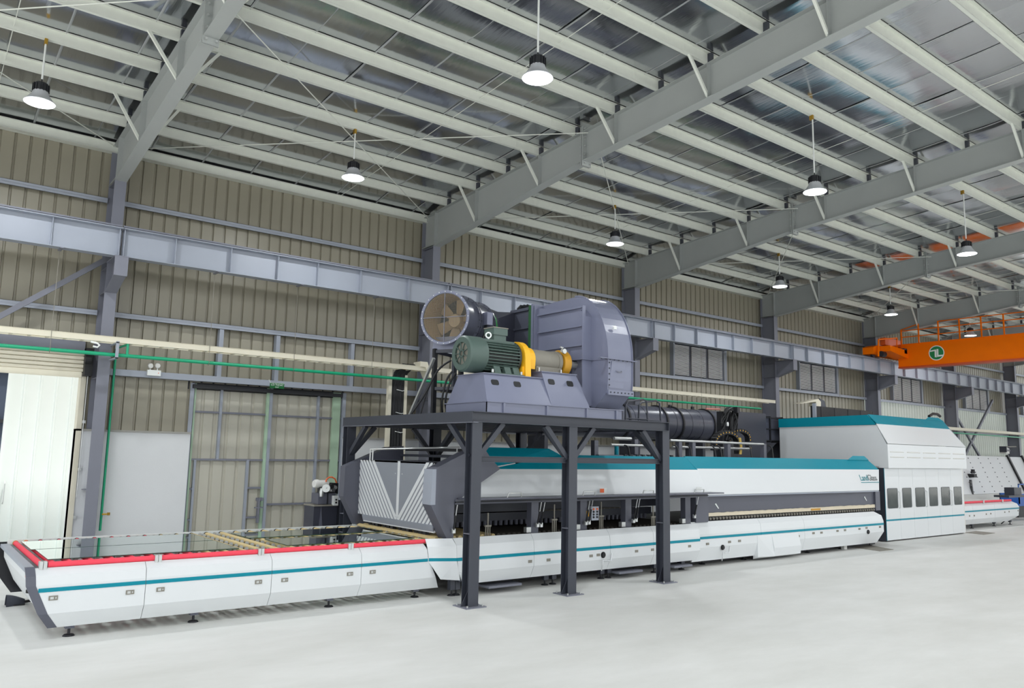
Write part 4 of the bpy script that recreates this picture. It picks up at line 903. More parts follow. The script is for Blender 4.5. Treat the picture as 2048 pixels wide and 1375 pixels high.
for a, c in ((ra, (ra+rb_)/2-.01), ((ra+rb_)/2+.01, rb_-.1), (rb_+.1, rc)):
    b = MB(); b.plate([lean(a, 0), lean(c, 0), lean(c, 1), lean(a, 1)], .03); b.build('rack_panel', 'white', gr)
for x in (rb_, rc-.6):
    b = MB(); b.bar(lean(x, -.02)+Vector((0, -.06, 0)), lean(x, 1.05)+Vector((0, -.06, 0)), .16, .12, (0, 1, 0)); b.build('rack_post', 'blackpaint', gr)
w0 = None
for i in range(8):
    for k in range(14):
        p = lean(ra+.3+k*(rb_-ra-.5)/14, .06+i*.125); p.y -= .02
        if w0 is None:
            b = MB(); b.lathe([(0, -.03), (.03, -.03), (.03, .03), (0, .03)], p, (1, 0, 0), 8); w0 = b.build('support_roller', 'steeldark', gr); pw = p.copy()
        else: dup_part(w0, gr, p-pw)
for x in (33.5, 38): b = MB(); b.bar((x, 17.9, 0), lean(x, .9), .1, .1); b.build('rack_leg', 'steeldark', gr)
MB().box(ra, rc, 16.5, 17.6, .0, .95).build('rack_base', 'offwhite', gr)
dc = thing('chain_drive_unit', 'black chain and gearbox hanging on the leaning white glass rack', 'gearbox', lean(33, .3))
p = at(1940, 949, Y=16.9); b = MB(); b.box(p.x-.16, p.x+.16, 16.65, 16.95, p.z-.12, p.z+.05); b.build('gearbox', 'black', dc)
b = MB(); b.lathe([(0, 0), (.09, 0), (.09, .2), (0, .2)], (p.x-.02, 16.75, p.z+.07), (0, 0, 1), 10); b.box(p.x-.2, p.x+.2, 16.7, 16.8, p.z+.1, p.z+.16); b.build('motor', 'blackpaint', dc)
q0, q1 = at(1941, 960, Y=16.7), at(1946, 998, Y=16.55)
for k in range(14):
    c = q0+(q1-q0)*(k/13); b = MB(); b.box(c.x-.05, c.x+.05, c.y-.05, c.y+.05, c.z-.03, c.z+.03); b.build('chain_link', 'blackpaint', dc)
tk = thing('tool_box', 'grey instrument box on top of the leaning glass rack at far right', 'box', at(2012, 900, Y=17.2))
p = at(2011, 902, Y=17.2); MB().box(p.x-.2, p.x+.25, 17.1, 17.4, p.z-.12, p.z+.16).build('case', 'offwhite', tk); MB().box(p.x-.25, p.x-.2, 17.05, 17.4, p.z-.05, p.z+.26).build('side_plate', 'steeldark', tk); MB().box(p.x-.2, p.x+.3, 17.08, 17.12, p.z+.0, p.z+.1).build('screen', 'steeldark', tk)
b = MB(); b.tube([(p.x+.2, 17.2, p.z+.25), (p.x+1.6, 17.25, p.z+.28)], .03, 6); b.build('arm', 'bearing', tk)
bx = thing('blue_crate', 'blue mesh crate at the right edge beyond the far conveyor', 'crate', at(2043, 1005, Y=14.5))
p0, p1 = at(2037, 967, Y=14.6), at(2060, 1006, Y=14.6)
b = MB(); b.box(p0.x, p1.x, 14.6, 14.64, p1.z, (p0.z+p1.z)/2); b.box(p0.x, p0.x+.05, 14.6, 14.64, p1.z, p0.z); b.box(p0.x, p1.x, 14.6, 14.64, p0.z-.05, p0.z); b.box(p0.x, p1.x, 15.4, 15.44, p1.z, (p0.z+p1.z)/2); b.box(p0.x, p0.x+.04, 14.6, 15.44, p1.z, (p0.z+p1.z)/2); b.build('crate_frame', 'blue', bx)
MB().box(p0.x, p1.x, 14.62, 15.4, p1.z-.1, p1.z).build('crate_base', 'blue', bx)
MB().box(p0.x+.05, p1.x, 14.7, 15.3, 0, p1.z-.1).build('crate_stand', 'blackpaint', bx)
b = MB(); pa, pb = at(2003, 999, Y=14.3), at(2034, 997, Y=14.3); b.box(pa.x, pb.x, 14.0, 14.6, .99, 1.08); b.box(pa.x+.9, pb.x, 14.1, 14.5, 1.08, 1.4)
tag(b.build('end_unit', 'steeldark', loc=(pa.x, 14.3, .99)), 'dark grey drive box standing on the end of the far conveyor', 'box')
for (q, lb) in (([(1697, 1092), (1733, 1088), (1787, 1098), (1760, 1101)], 'grey trench cover in the floor in front of the tall housing left corner'), ([(1930, 1064), (1952, 1061), (1990, 1065), (1968, 1068)], 'grey trench cover in the floor in front of the far conveyor')):
    P = [at(*v, Z=.012) for v in q]; b = MB(); b.plate(P[::-1] if (P[1]-P[0]).cross(P[2]-P[0]).z > 0 else P, .012)
    tag(b.build('trench_cover', 'bearing', loc=(P[0].x, P[0].y, 0)), lb, 'cover')
# ------------------------------------------------------------------ STEEL PLATFORM over the machine
pf = thing('steel_platform', 'dark grey steel platform on I section legs standing over the cooling section, carrying the blower', 'platform', (10, 13.2, 0))
PX = [7.66, 9.83, 12.38]; PYF, PYB = 10.87, 15.5
def hleg(x, y):
    b = MB(); b.box(x-.1, x+.1, y-.1, y-.086, .016, 3.0); b.box(x-.1, x+.1, y+.086, y+.1, .016, 3.0); b.box(x-.006, x+.006, y-.09, y+.09, .016, 3.0)
    l = b.build('leg', 'steeldark', pf)
    MB().box(x-.2, x+.2, y-.2, y+.2, 0, .016).build('base_plate', 'grey', l)
    b = MB(); b.prism([(x-.18, .016), (x-.006, .016), (x-.006, .32)], 'Y', y-.006, y+.006); b.prism([(x+.18, .016), (x+.006, .016), (x+.006, .32)], 'Y', y-.006, y+.006); b.build('gusset', 'steeldark', l)
    MB().box(x-.1, x+.1, y-.095, y+.095, 1.16, 1.172).build('stiffener', 'grey', l)
    b = MB()
    for sx in (-.15, .15):
        for sy in (-.15, .15): b.tube([(x+sx, y+sy, .01), (x+sx, y+sy, .045)], .014, 6)
    b.build('anchor_bolt', 'zinc', l, kind='stuff')
for x in PX:
    for y in (PYF, PYB): hleg(x, y)
BX0, BX1, BY0, BY1 = 7.55, 12.46, 10.76, 15.6
def chan(b, p, q, out):
    """channel beam 180 high, web on the inside, flanges pointing to out"""
    p, q, o = Vector(p), Vector(q), Vector(out)
    for z0, z1, w in ((3.0, 3.012, .08), (3.168, 3.18, .08)):
        b.loft([p+Vector((0, 0, z0)), p+o*w+Vector((0, 0, z0)), p+o*w+Vector((0, 0, z1)), p+Vector((0, 0, z1))], [q+Vector((0, 0, z0)), q+o*w+Vector((0, 0, z0)), q+o*w+Vector((0, 0, z1)), q+Vector((0, 0, z1))])
    b.loft([p+Vector((0, 0, 3.0)), p-o*.01+Vector((0, 0, 3.0)), p-o*.01+Vector((0, 0, 3.18)), p+Vector((0, 0, 3.18))], [q+Vector((0, 0, 3.0)), q-o*.01+Vector((0, 0, 3.0)), q-o*.01+Vector((0, 0, 3.18)), q+Vector((0, 0, 3.18))])
    return b
chan(MB(), (BX0, BY0+.06, 0), (BX1, BY0+.06, 0), (0, -1, 0)).build('edge_beam', 'steeldark', pf)
chan(MB(), (BX0, BY1-.06, 0), (BX1, BY1-.06, 0), (0, 1, 0)).build('edge_beam', 'steeldark', pf)
MB().box(BX0-.01, BX0, BY0, BY1, 3.0, 3.18).build('edge_beam', 'steeldark', pf)
MB().box(BX0-.01, BX0+.1, BY0-.03, BY1+.03, 2.99, 3.0).build('edge_flange', 'grey', pf)
MB().box(BX1, BX1+.01, BY0, BY1, 3.0, 3.18).build('edge_beam', 'steeldark', pf)
for k in range(9):
    y = 11.3+k*.5
    MB().ibeam((BX0, y, 3.09), (BX1, y, 3.09), .1, .14, .01, .008).build('joist', 'steeldark', pf)
for k in range(16):
    y = 10.84+k*.295
    x1 = 12.45 if k < 5 or k % 2 == 0 else 11.6
    MB().box(BX0, x1, y, y+.245, 3.17, 3.182).build('deck_plank', 'steeldark', pf)
MB().ibeam((PX[0]+.1, PYF, 2.385), (PX[1]-.1, PYF, 2.385), .07, .1, .01, .01).build('tie_beam', 'steeldark', pf)
MB().ibeam((PX[1]+.1, PYF, 2.385), (PX[2]-.1, PYF, 2.385), .07, .1, .01, .01).build('tie_beam', 'steeldark', pf)
def knee(x, y, dx, dy, L=.6):
    b = MB(); b.bar((x+dx*.08, y+dy*.08, 2.42), (x+dx*L, y+dy*L, 3.0), .09, .08, (0, 1, 0) if dx else (1, 0, 0)); b.build('knee_brace', 'steeldark', pf)
for y in (PYF, PYB):
    s = 1 if y == PYF else -1
    knee(PX[0], y, 1, 0); knee(PX[0], y, 0, s, .75); knee(PX[1], y, -1, 0); knee(PX[1], y, 1, 0); knee(PX[2], y, -1, 0); knee(PX[2], y, 0, s, .75); knee(PX[1], y, 0, s, .75)
b = MB(); b.tube([at(741, 898, Y=14.4), at(920, 894, Y=12.6)], .018, 8); q0, q1 = at(741, 898, Y=14.4), at(920, 894, Y=12.6)
for u in (.0, .03, .97): p = q0+(q1-q0)*u; b.tube([p, (p.x, p.y, 2.3)], .014, 6)
tag(b.build('entry_handrail', 'zinc', loc=(q0.x, q0.y, 2.3)), 'thin steel handrail on top of the grey V striped entry', 'rail')
for i, (Yh, pts, lb) in enumerate(((11.2, [(1251, 838), (1251.5, 809), (1256, 802), (1286, 798.5), (1293, 802), (1295.5, 839)], 'left'), (11.4, [(1277, 836), (1278, 810), (1283, 804), (1312, 801), (1319, 806), (1322, 840)], 'right'))):
    P = [at(x, y, Y=Yh) for x, y in pts]; P[0].z = 3.185; P[-1].z = 3.185
    b = MB(); b.tube(P, .02, 8); b.tube([(P[0].x, Yh, 3.24), (P[-1].x, Yh, 3.24)], .015, 6)
    tag(b.build('grab_rail', 'steeldark', loc=(P[0].x, Yh, 3.18), smooth=True), 'dark bent tube grab rail at the right platform end, the %s one' % lb, 'rail', 'platform grab rails')
# ------------------------------------------------------------------ CENTRIFUGAL BLOWER
bl = thing('centrifugal_blower', 'big blue grey centrifugal blower with curved scroll housing and stepped base on the platform', 'blower', (9.7, 11.7, 3.18))
ZB = 3.182
b = MB(); b.box(8.0, 11.35, 11.0, 11.015, ZB, 3.38); b.box(8.0, 11.35, 10.97, 11.06, 3.37, 3.385); b.box(8.0, 11.35, 10.95, 11.06, ZB, ZB+.012); b.box(8.0, 8.015, 11.0, 12.3, ZB, 3.38); b.box(7.97, 8.06, 11.0, 12.3, 3.37, 3.385); b.box(8.0, 11.35, 12.28, 12.3, ZB, 3.38); b.box(11.335, 11.35, 11, 12.3, ZB, 3.38); b.build('base_frame', 'blower', bl)
for x in (8.35, 9.35, 10.35, 11.15): MB().box(x, x+.04, 10.97, 11.0, ZB, 3.375).build('base_stiffener', 'blower', bl)
def skirt(xb0, xb1, xt0, xt1, zt, nm):
    MB().loft([(xb0, 11.02, 3.385), (xb1, 11.02, 3.385), (xb1, 12.28, 3.385), (xb0, 12.28, 3.385)], [(xt0, 11.25, zt), (xt1, 11.25, zt), (xt1, 12.05, zt), (xt0, 12.05, zt)]).build(nm, 'blower', bl)
skirt(8.02, 9.6, 8.1, 9.52, 3.89, 'motor_pedestal'); skirt(9.5, 10.48, 9.44, 10.3, 4.02, 'bearing_pedestal')
for x0, x1, z in ((8.08, 9.48, 3.89), (9.42, 10.32, 4.02)): MB().box(x0, x1, 11.22, 12.08, z, z+.014).build('pedestal_plate', 'blower', bl)
def ysk(z, zt): return 11.02+.23*(z-3.385)/(zt-3.385)
for (ax, ay, bx_, by_), zt in (((981, 758, 1000, 770), 3.89), ((1026, 762, 1044, 774), 3.89), ((1095, 757, 1112, 769), 4.02), ((1132, 761, 1149, 773), 4.02)):
    p, q = at(ax, ay, Y=11.2), at(bx_, by_, Y=11.14)
    y0, y1 = ysk(p.z, zt), ysk(q.z, zt); w = q.x-p.x; h = p.z-q.z; r = .035; P = []
    for cx, cz, a0 in ((q.x-r, p.z-r, 0), (p.x+r, p.z-r, 90), (p.x+r, q.z+r, 180), (q.x-r, q.z+r, 270)):
        for j in range(4):
            an = math.radians(a0+30*j); z = cz+r*math.sin(an); P.append((cx+r*math.cos(an), ysk(z, zt)-.002, z))
    MB().plate(P, .003).build('access_hole', 'black', bl)
# scroll
SC_Y, SC_Z = 11.86, 4.4
out = [(12.95, 3.42), (11.25, 3.42), (10.93, 3.70), (10.9, 3.95)]
for k in range(0, 13):
    a = math.radians(180-k*7.5); out.append((SC_Y+.96*math.cos(a), SC_Z+1.33*math.sin(a)))
out += [(12.4, 5.72), (12.95, 5.68)]
XA, XB = 10.84, 11.52
MB().prism(out, 'X', XA, XB).build('scroll_housing', 'blower', bl)
rim = [(y, z) for y, z in out[2:-2]]
def offs(pts, d):
    return [(SC_Y+(y-SC_Y)*(1+d), SC_Z+(z-SC_Z)*(1+d)) for y, z in pts]
for x in (XA-.012, XB):
    b = MB(); o2 = offs(rim, .022); b.prism(rim+o2[::-1], 'X', x, x+.012); b.build('scroll_rim', 'blower', bl)
b = MB(); b.box(XA-.25, XB+.1, 10.85, 10.93, 4.36, 4.375); b.box(XA-.02, XA, 10.87, 12.9, 4.36, 4.375); b.box(XA-.3, XA, 11.3, 12.9, 4.36, 4.375); b.build('split_flange', 'blower', bl)
b = MB(); p, q = at(1214, 733, Y=10.9), at(1245, 773, Y=10.9)
b.plate([(XA+.1, 10.885, 4.32), (XA+.5, 10.885, 4.32), (XA+.44, 10.91, 3.8), (XA+.04, 10.91, 3.8)], .015); dr = b.build('access_door', 'blower', bl)
b = MB(); b.tube([(XA+.22, 10.885, 4.14), (XA+.24, 10.85, 4.12), (XA+.34, 10.85, 4.12), (XA+.36, 10.885, 4.14)], .01, 6); b.build('door_handle', 'grey', dr)
b = MB(); b.box(XA-.0, XB+.03, 10.88, 10.93, 3.66, 3.76); b.build('outlet_flange', 'blower', bl)
b = MB()
for k in range(7): b.lathe([(0, 0), (.014, 0), (.014, .015), (0, .015)], (XA+.06+k*.1, 10.88, 3.71), (0, -1, 0), 6)
for k in range(5): b.lathe([(0, 0), (.014, 0), (.014, .015), (0, .015)], (XA+.03, 10.89, 3.85+k*.11), (0, -1, 0), 6)
for k in range(8): b.lathe([(0, 0), (.014, 0), (.014, .015), (0, .015)], (XA-.2+k*.12, 10.87, 4.355), (0, 0, -1), 6)
b.build('flange_bolts', 'steeldark', bl, kind='stuff')
MB().box(XA+.2, XA+.28, 10.93, 10.96, 4.98, 5.03).build('lifting_mark', 'inkwhite', bl)
# inlet box with ribs on the motor side
IX = XA-.24
MB().prism([(11.36, 3.45), (12.95, 3.45), (12.95, 5.62), (11.5, 5.4), (11.36, 5.25)], 'X', IX+.06, XA).build('inlet_box', 'blower', bl)
for za, zb_ in ((5.36, 5.42), (4.98, 5.04), (4.6, 4.65)): MB().prism([(11.4, zb_), (12.8, zb_), (12.8, zb_+.03), (11.4, zb_+.03)], 'X', IX, IX+.06).build('box_rib', 'blower', bl)
for y in (11.35, 12.86): MB().box(IX-.02, IX+.06, y, y+.02, 3.42, 5.46 if y < 12 else 5.66).build('box_rib', 'blower', bl)
MB().box(IX, IX+.06, 11.8, 11.82, 4.0, 4.6).build('box_rib', 'blower', bl)
MB().box(IX-.04, XB, 12.9, 12.96, 4.05, 5.7).build('inlet_flange', 'blower', bl)
b = MB(); b.lathe([(0, 0), (.08, 0), (.08, .6), (0, .6)], (10.3, 11.65, 4.28), (1, 0, 0), 16); b.build('drive_shaft', 'zinc', bl, smooth=True)
b = MB(); b.prism([(10.32, 4.02), (10.58, 3.385), (10.6, 3.385), (10.6, 3.7), (10.36, 4.02)], 'Y', 11.3, 11.32); b.build('pedestal_brace', 'blower', bl)
b = MB(); b.lathe([(0, 0), (.2, 0), (.21, .04), (.21, .62), (.225, .62), (.225, .7), (0, .7)], (9.44, 11.65, 4.28), (1, 0, 0), 28); b.build('bearing_housing', 'bearing', bl, smooth=True)
b = MB(); b.box(9.48, 10.12, 11.45, 11.85, 4.03, 4.15); b.build('bearing_foot', 'bearing', bl)
for x in (9.52, 10.08):
    b = MB(); b.tube([(x, 11.42, 4.03), (x, 11.42, 4.12)], .02, 8); b.build('foot_bolt', 'zinc', bl)
b = MB(); b.lathe([(0, 0), (.255, 0), (.27, .02), (.27, .16), (0, .16)], (10.18, 11.66, 4.27), (1, 0, 0), 24); b.build('shaft_guard', 'ochre', bl, smooth=True)
b = MB(); b.tube([(10.1, 11.45, 4.48), (10.1, 11.4, 4.56), (10.04, 11.4, 4.56)], .02, 8); b.lathe([(0, 0), (.05, 0), (.05, .04), (0, .04)], (10.14, 11.42, 4.49), (0, -1, 0), 12); b.build('oil_fitting', 'zinc', bl)
g = [(-.3, 0)]
arch = [(11.3, 3.9)]+[(11.65-.3*math.cos(math.pi*k/10), 4.24+.3*math.sin(math.pi*k/10)) for k in range(11)]+[(12.0, 3.9)]
MB().prism([(11.3, 3.9)]+[(11.65-.335*math.cos(math.pi*k/12), 4.26+.335*math.sin(math.pi*k/12)) for k in range(13)]+[(12.0, 3.9)], 'X', 9.1, 9.23).build('coupling_guard', 'yellow', bl)
MB().prism([(11.42, 4.08)]+[(11.65-.25*math.cos(math.pi*k/12), 4.26+.25*math.sin(math.pi*k/12)) for k in range(13)]+[(11.9, 4.08)], 'X', 9.23, 9.42).build('coupling_guard', 'yellow', bl)
MB().box(9.07, 9.14, 11.36, 11.95, 3.9, 4.1).build('guard_foot', 'yellow', bl)
for x, lz in ((9.35, 0), (10.05, .1)):
    pass
mo = thing('electric_motor', 'green grey finned electric motor on the blower base beside the yellow coupling guard', 'motor', (8.6, 11.65, 3.9))
MY, MZ = 11.65, 4.26
b = MB(); b.lathe([(.205, .06), (.205, .0), (.3, .0), (.33, .03), (.335, .36), (.325, .39), (0, .39), (0, .06)], (7.88, MY, MZ), (1, 0, 0), 36); b.build('fan_cowl', 'motor', mo, smooth=True)
b = MB()
for k in range(9):
    a = 2*math.pi*k/9; b.bar((7.885, MY+.06*math.cos(a), MZ+.06*math.sin(a)), (7.885, MY+.2*math.cos(a), MZ+.2*math.sin(a)), .012, .022, (1, 0, 0))
b.lathe([(.05, 0), (.075, 0), (.075, .02), (.05, .02)], (7.88, MY, MZ), (1, 0, 0), 16, True); b.build('cowl_grille', 'motor', mo)
b = MB(); b.lathe([(.0, .0), (.2, 0), (.2, .015), (0, .015)], (7.92, MY, MZ), (1, 0, 0), 24); b.build('fan_void', 'bearing', mo)
b = MB(); b.lathe([(0, 0), (.27, 0), (.27, .74), (.31, .74), (.31, .79), (.2, .83), (0, .83)], (8.25, MY, MZ), (1, 0, 0), 36); b.build('stator_frame', 'motorshade', mo, smooth=True)
for k in range(34):
    a = 2*math.pi*(k+.5)/34
    if math.sin(a) > .82 or math.sin(a) < -.86: continue
    ca, sa = math.cos(a), math.sin(a); b = MB(); b.bar((8.27, MY+.295*ca, MZ+.295*sa), (8.99, MY+.295*ca, MZ+.295*sa), .016, .065, (0, ca, sa)); b.build('cooling_fin', 'motor', mo)
MB().box(8.27, 8.99, MY-.14, MY+.14, MZ+.24, MZ+.3).build('top_pad', 'motor', mo)
b = MB(); b.box(8.52, 8.8, MY-.12, MY+.14, MZ+.29, MZ+.4); b.box(8.5, 8.82, MY-.14, MY+.16, MZ+.4, MZ+.53); b.build('terminal_box', 'motor', mo)
MB().box(8.49, 8.83, MY-.15, MY+.17, MZ+.53, MZ+.545).build('terminal_lid', 'bearing', mo)
b = MB(); b.lathe([(.036, -.012), (.06, -.012), (.06, .012), (.036, .012)], (8.42, MY-.08, MZ+.38), (.5, 1, 0), 18, True); b.tube([(8.42, MY-.08, MZ+.27), (8.42, MY-.08, MZ+.33)], .018, 8); b.build('eye_bolt', 'inkwhite', mo)
for x in (8.42, 8.66, 8.86):
    for s_ in (-1, 1): MB().prism([(MY+s_*.33, 3.905), (MY+s_*.2, 3.905), (MY+s_*.16, 4.1), (MY+s_*.24, 4.1)], 'X', x, x+.14).build('motor_foot', 'motor', mo)
MB().box(8.32, 9.06, MY-.36, MY+.36, 3.904, 3.93).build('foot_rail', 'motor', mo)
for x in (8.36, 9.02):
    b = MB(); b.tube([(x, MY-.32, 3.92), (x, MY-.32, 3.99)], .022, 8); b.build('foot_bolt', 'zinc', mo)
# ------------------------------------------------------------------ AXIAL FAN
fc_ = at(889, 634, Y=13.05); AZ = math.radians(61.5); ad = Vector((math.sin(AZ), math.cos(AZ), 0)); sd = Vector((math.cos(AZ), -math.sin(AZ), 0)); up = Vector((0, 0, 1))
FR = .5
af = thing('axial_fan', 'round blue grey axial fan with wire mesh guard and tan blades facing the camera', 'fan', (fc_.x, fc_.y, 3.18))
b = MB(); b.lathe([(FR, 0), (FR, 1.3), (FR-.012, 1.3), (FR-.012, 0)], fc_, ad, 48, True); b.build('casing', 'duct', af, smooth=True)
b = MB(); b.lathe([(FR-.013, .03), (FR-.013, .7), (FR-.02, .7), (FR-.02, .03)], fc_, ad, 48, True); b.build('inner_liner', 'brushed', af, smooth=True)
for h in (0, .52, .6, 1.26):
    b = MB(); b.lathe([(FR-.004, h), (FR+.05, h), (FR+.05, h+.018), (FR-.004, h+.018)], fc_, ad, 48, True); fl = b.build('casing_flange', 'blower' if h == 0 else 'duct', af)
    b = MB()
    for k in range(24):
        a = 2*math.pi*k/24; p = fc_+ad*(h-.008)+(sd*math.cos(a)+up*math.sin(a))*(FR+.028); b.lathe([(0, 0), (.011, 0), (.011, .035), (0, .035)], p, ad, 6)
    b.build('flange_bolts', 'zinc' if h == 0 else 'blackpaint', fl, kind='stuff')
b = MB(); b.lathe([(0, .42), (.13, .42), (.15, .45), (.15, .66), (0, .66)], fc_, ad, 28); b.build('hub', 'brushed', af, smooth=True)
for k in range(6):
    a0 = 2*math.pi*k/6+.35
    rows = []
    for i in range(5):
        r = .14+(FR-.04-.14)*i/4; row = []; half = (.075+.05*i/4)
        tw = math.radians(34-14*i/4)
        for j in (-1, -.33, .33, 1):
            da = j*half/max(r, .2); row.append(fc_+ad*(.56+j*half*.8*math.sin(tw))+(sd*math.cos(a0+da)+up*math.sin(a0+da))*r)
        rows.append(row)
    b = MB(); b.sheet(rows); b.sheet([[p+ad*.012 for p in row] for row in rows]); b.build('fan_blade', 'brushed', af, smooth=True, fix=False)
b = MB(); b.lathe([(0, .72), (.17, .72), (.17, 1.1), (0, 1.1)], fc_, ad, 20)
for a in (.4, 1.97, 3.54, 5.1): b.bar(fc_+ad*.8+(sd*math.cos(a)+up*math.sin(a))*.2, fc_+ad*.8+(sd*math.cos(a)+up*math.sin(a))*FR, .02, .1, ad)
b.build('inner_motor', 'steeldark', af)
b = MB(); b.lathe([(0, 1.25), (FR-.013, 1.25), (FR-.013, 1.27), (0, 1.27)], fc_, ad, 24); b.build('outlet_shade', 'blackpaint', af)  # black disc added to give the shade behind the blades
b = MB(); n_ = 38
for k in range(1, n_):
    u = -FR+2*FR*k/n_; h = math.sqrt(max(0, (FR-.01)**2-u*u))
    b.bar(fc_+ad*.005+sd*u-up*h, fc_+ad*.005+sd*u+up*h, .0035, .0035, ad); b.bar(fc_+ad*.009+up*u-sd*h, fc_+ad*.009+up*u+sd*h, .0035, .0035, ad)
b.build('guard_mesh', 'bearing', af, kind='stuff')
b = MB(); b.bar(fc_-ad*.004-up*FR, fc_-ad*.004+up*FR, .014, .014, ad); b.build('guard_bar', 'grey', af)
b = MB(); b.bar(fc_-ad*.006-sd*FR, fc_-ad*.006+sd*FR, .014, .014, ad); b.build('guard_bar', 'grey', af)
p = fc_+ad*.78-up*.05+sd*(FR+.05); b = MB(); b.box(p.x-.06, p.x+.08, p.y-.12, p.y+.06, p.z-.02, p.z+.24); b.build('junction_box', 'blower', af)
b = MB(); b.tube([p-up*.02, p+Vector((-.05, -.04, -.2)), p+Vector((-.12, 0, -.42)), p+Vector((-.2, .1, -.5))], .03, 8); b.build('conduit', 'black', af, smooth=True)
b = MB()
for h in (.2, 1.05):
    c = fc_+ad*h; b.loft([c-sd*.38-up*.62, c+sd*.38-up*.62, c+sd*.3-up*.36, c-sd*.3-up*.36], [c+ad*.03-sd*.38-up*.62, c+ad*.03+sd*.38-up*.62, c+ad*.03+sd*.3-up*.36, c+ad*.03-sd*.3-up*.36])
b.build('saddle', 'blower', af)
for s_, h in ((-.3, .2), (.3, .2), (-.3, 1.05), (.3, 1.05)):
    p = fc_+ad*h+sd*s_; b = MB(); b.box(p.x-.04, p.x+.04, p.y-.04, p.y+.04, 3.184, p.z-.6); b.build('stand_post', 'blackpaint' if h < 1 else 'steeldark', af)
for z in (3.75, 4.5):
    b = MB()
    for h in (.2, 1.05): b.bar(fc_+ad*h-sd*.3+up*(z-fc_.z), fc_+ad*h+sd*.3+up*(z-fc_.z), .05, .06)
    for s_ in (-.3, .3): b.bar(fc_+ad*.2+sd*s_+up*(z-fc_.z), fc_+ad*1.05+sd*s_+up*(z-fc_.z), .05, .06)
    b.build('stand_rail', 'steeldark', af)
p, q = at(868, 716, Y=13.0), at(818, 829, Y=13.9); q.z = 3.184
b = MB(); b.bar(p, q, .05, .05); tag(b.build('stand_strut', 'zinc', loc=q), 'bright steel strut slanting from the axial fan stand down to the platform', 'strut')
for i, (pts, Yc, lb) in enumerate((([(902, 720), (876, 740), (848, 790), (822, 831)], 12.6, 'black cable sagging from the motor to the platform edge, left one'), ([(905, 742), (893, 760), (884, 800), (885, 826)], 12.2, 'black cable hanging from the motor cowl, middle one'), ([(912, 745), (900, 765), (891, 800), (895, 826)], 12.15, 'black cable hanging beside the blower base, right one'), ([(868, 752), (852, 790), (841, 828)], 12.9, 'thin black cable hanging left of the axial fan stand'))):
    P = [at(x, y, Y=Yc+.1*k) for k, (x, y) in enumerate(pts)]; P[-1].z = 3.19
    P2 = []
    for k in range(len(P)-1):
        for j in range(4):
            t = j/4; a = P[max(k-1, 0)]; d = P[min(k+2, len(P)-1)]; m_ = P[k]; n2 = P[k+1]
            P2.append(.5*((2*m_)+(n2-a)*t+(2*a-5*m_+4*n2-d)*t*t+(3*m_-a-3*n2+d)*t**3))
    P2.append(P[-1]); b = MB(); b.tube(P2, .02 if i != 3 else .012, 8); tag(b.build('power_cable', 'black', loc=P[-1], smooth=True), lb, 'cable', 'motor cables')
# rectangular duct between fan and inlet box
du = thing('connecting_duct', 'dark ribbed rectangular duct with green flexible joints between axial fan and blower', 'duct', (10.6, 13.6, 4.0))
D0, D1 = IX+.0, XB
MB().box(D0, D1, 13.06, 13.75, 4.1, 5.66).build('duct_body', 'duct', du)
for z in (5.58, 5.18, 4.72, 4.3): MB().box(D0-.05, D0, 13.06, 13.7, z, z+.04).build('duct_rib', 'duct', du)
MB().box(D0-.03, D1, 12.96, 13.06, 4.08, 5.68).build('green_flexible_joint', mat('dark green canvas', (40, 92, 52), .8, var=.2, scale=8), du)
e0 = fc_+ad*1.36
b = MB(); ring = [e0+(sd*math.cos(math.pi*2*k/16)+up*math.sin(math.pi*2*k/16))*FR for k in range(16)]; ring2 = [p+ad*.12 for p in ring]
b.loft(ring, ring2); b.build('green_flexible_joint', mat('green canvas', (52, 140, 72), .7, var=.15, scale=8), du)
sq = []
for k in range(16):
    a = math.pi*2*k/16; ca, sa = math.cos(a), math.sin(a); m_ = max(abs(ca), abs(sa)); sq.append(Vector((D0, 14.2-.62*ca/m_*1.0, 4.9+.7*sa/m_)))
b = MB(); b.loft(ring2, sq); b.build('elbow', 'ductdark', du)
MB().box(D0, D1, 13.7, 14.9, 4.15, 5.62).build('duct_box', 'ductdark', du)
b = MB()
for k in range(6): b.tube([(D0+.1*k, 13.5+.1*k, 5.66), (D0+.05+.1*k, 13.45, 5.74+.02*(k % 3)), (D0+.25+.08*k, 13.3, 5.7)], .025, 6)
b.build('loose_straps', 'blackpaint', du)
for x, y in ((D0+.3, 13.8), (D1-.2, 13.8), (D0+.3, 14.7)): MB().box(x-.04, x+.04, y-.04, y+.04, 3.184, 4.16).build('duct_post', 'steeldark', du)
b = MB(); pa, pb = at(1000, 607, Y=13.4), at(1060, 603, Y=13.2)
# ------------------------------------------------------------------ LONG ROUND DUCT and following square duct
rd = thing('round_duct', 'long dark round air duct running behind the platform towards the tall housing', 'duct', (17, 16.3, 3.0))
DYY, DZZ, DRR = 16.2, 3.48, .5
xe = at(1425, 850, Y=DYY).x
b = MB(); b.lathe([(0, 0), (DRR, 0), (DRR, xe-11.6), (0, xe-11.6)], (11.6, DYY, DZZ), (1, 0, 0), 48); b.build('duct_tube', 'duct', rd, smooth=True)
for px in (1250, 1325, 1357, 1420):
    x = at(px, 850, Y=DYY-.3).x; b = MB(); b.lathe([(DRR, -.03), (DRR+.045, -.03), (DRR+.045, .03), (DRR, .03)], (x, DYY, DZZ), (1, 0, 0), 48, True); b.build('duct_flange', 'blackpaint', rd)
for px in (1262, 1285, 1345, 1376, 1398):
    x = at(px, 850, Y=DYY-.3).x; b = MB(); b.lathe([(DRR, -.01), (DRR+.008, -.01), (DRR+.008, .01), (DRR, .01)], (x, DYY, DZZ), (1, 0, 0), 48, True); b.build('duct_seam', 'ductdark', rd)
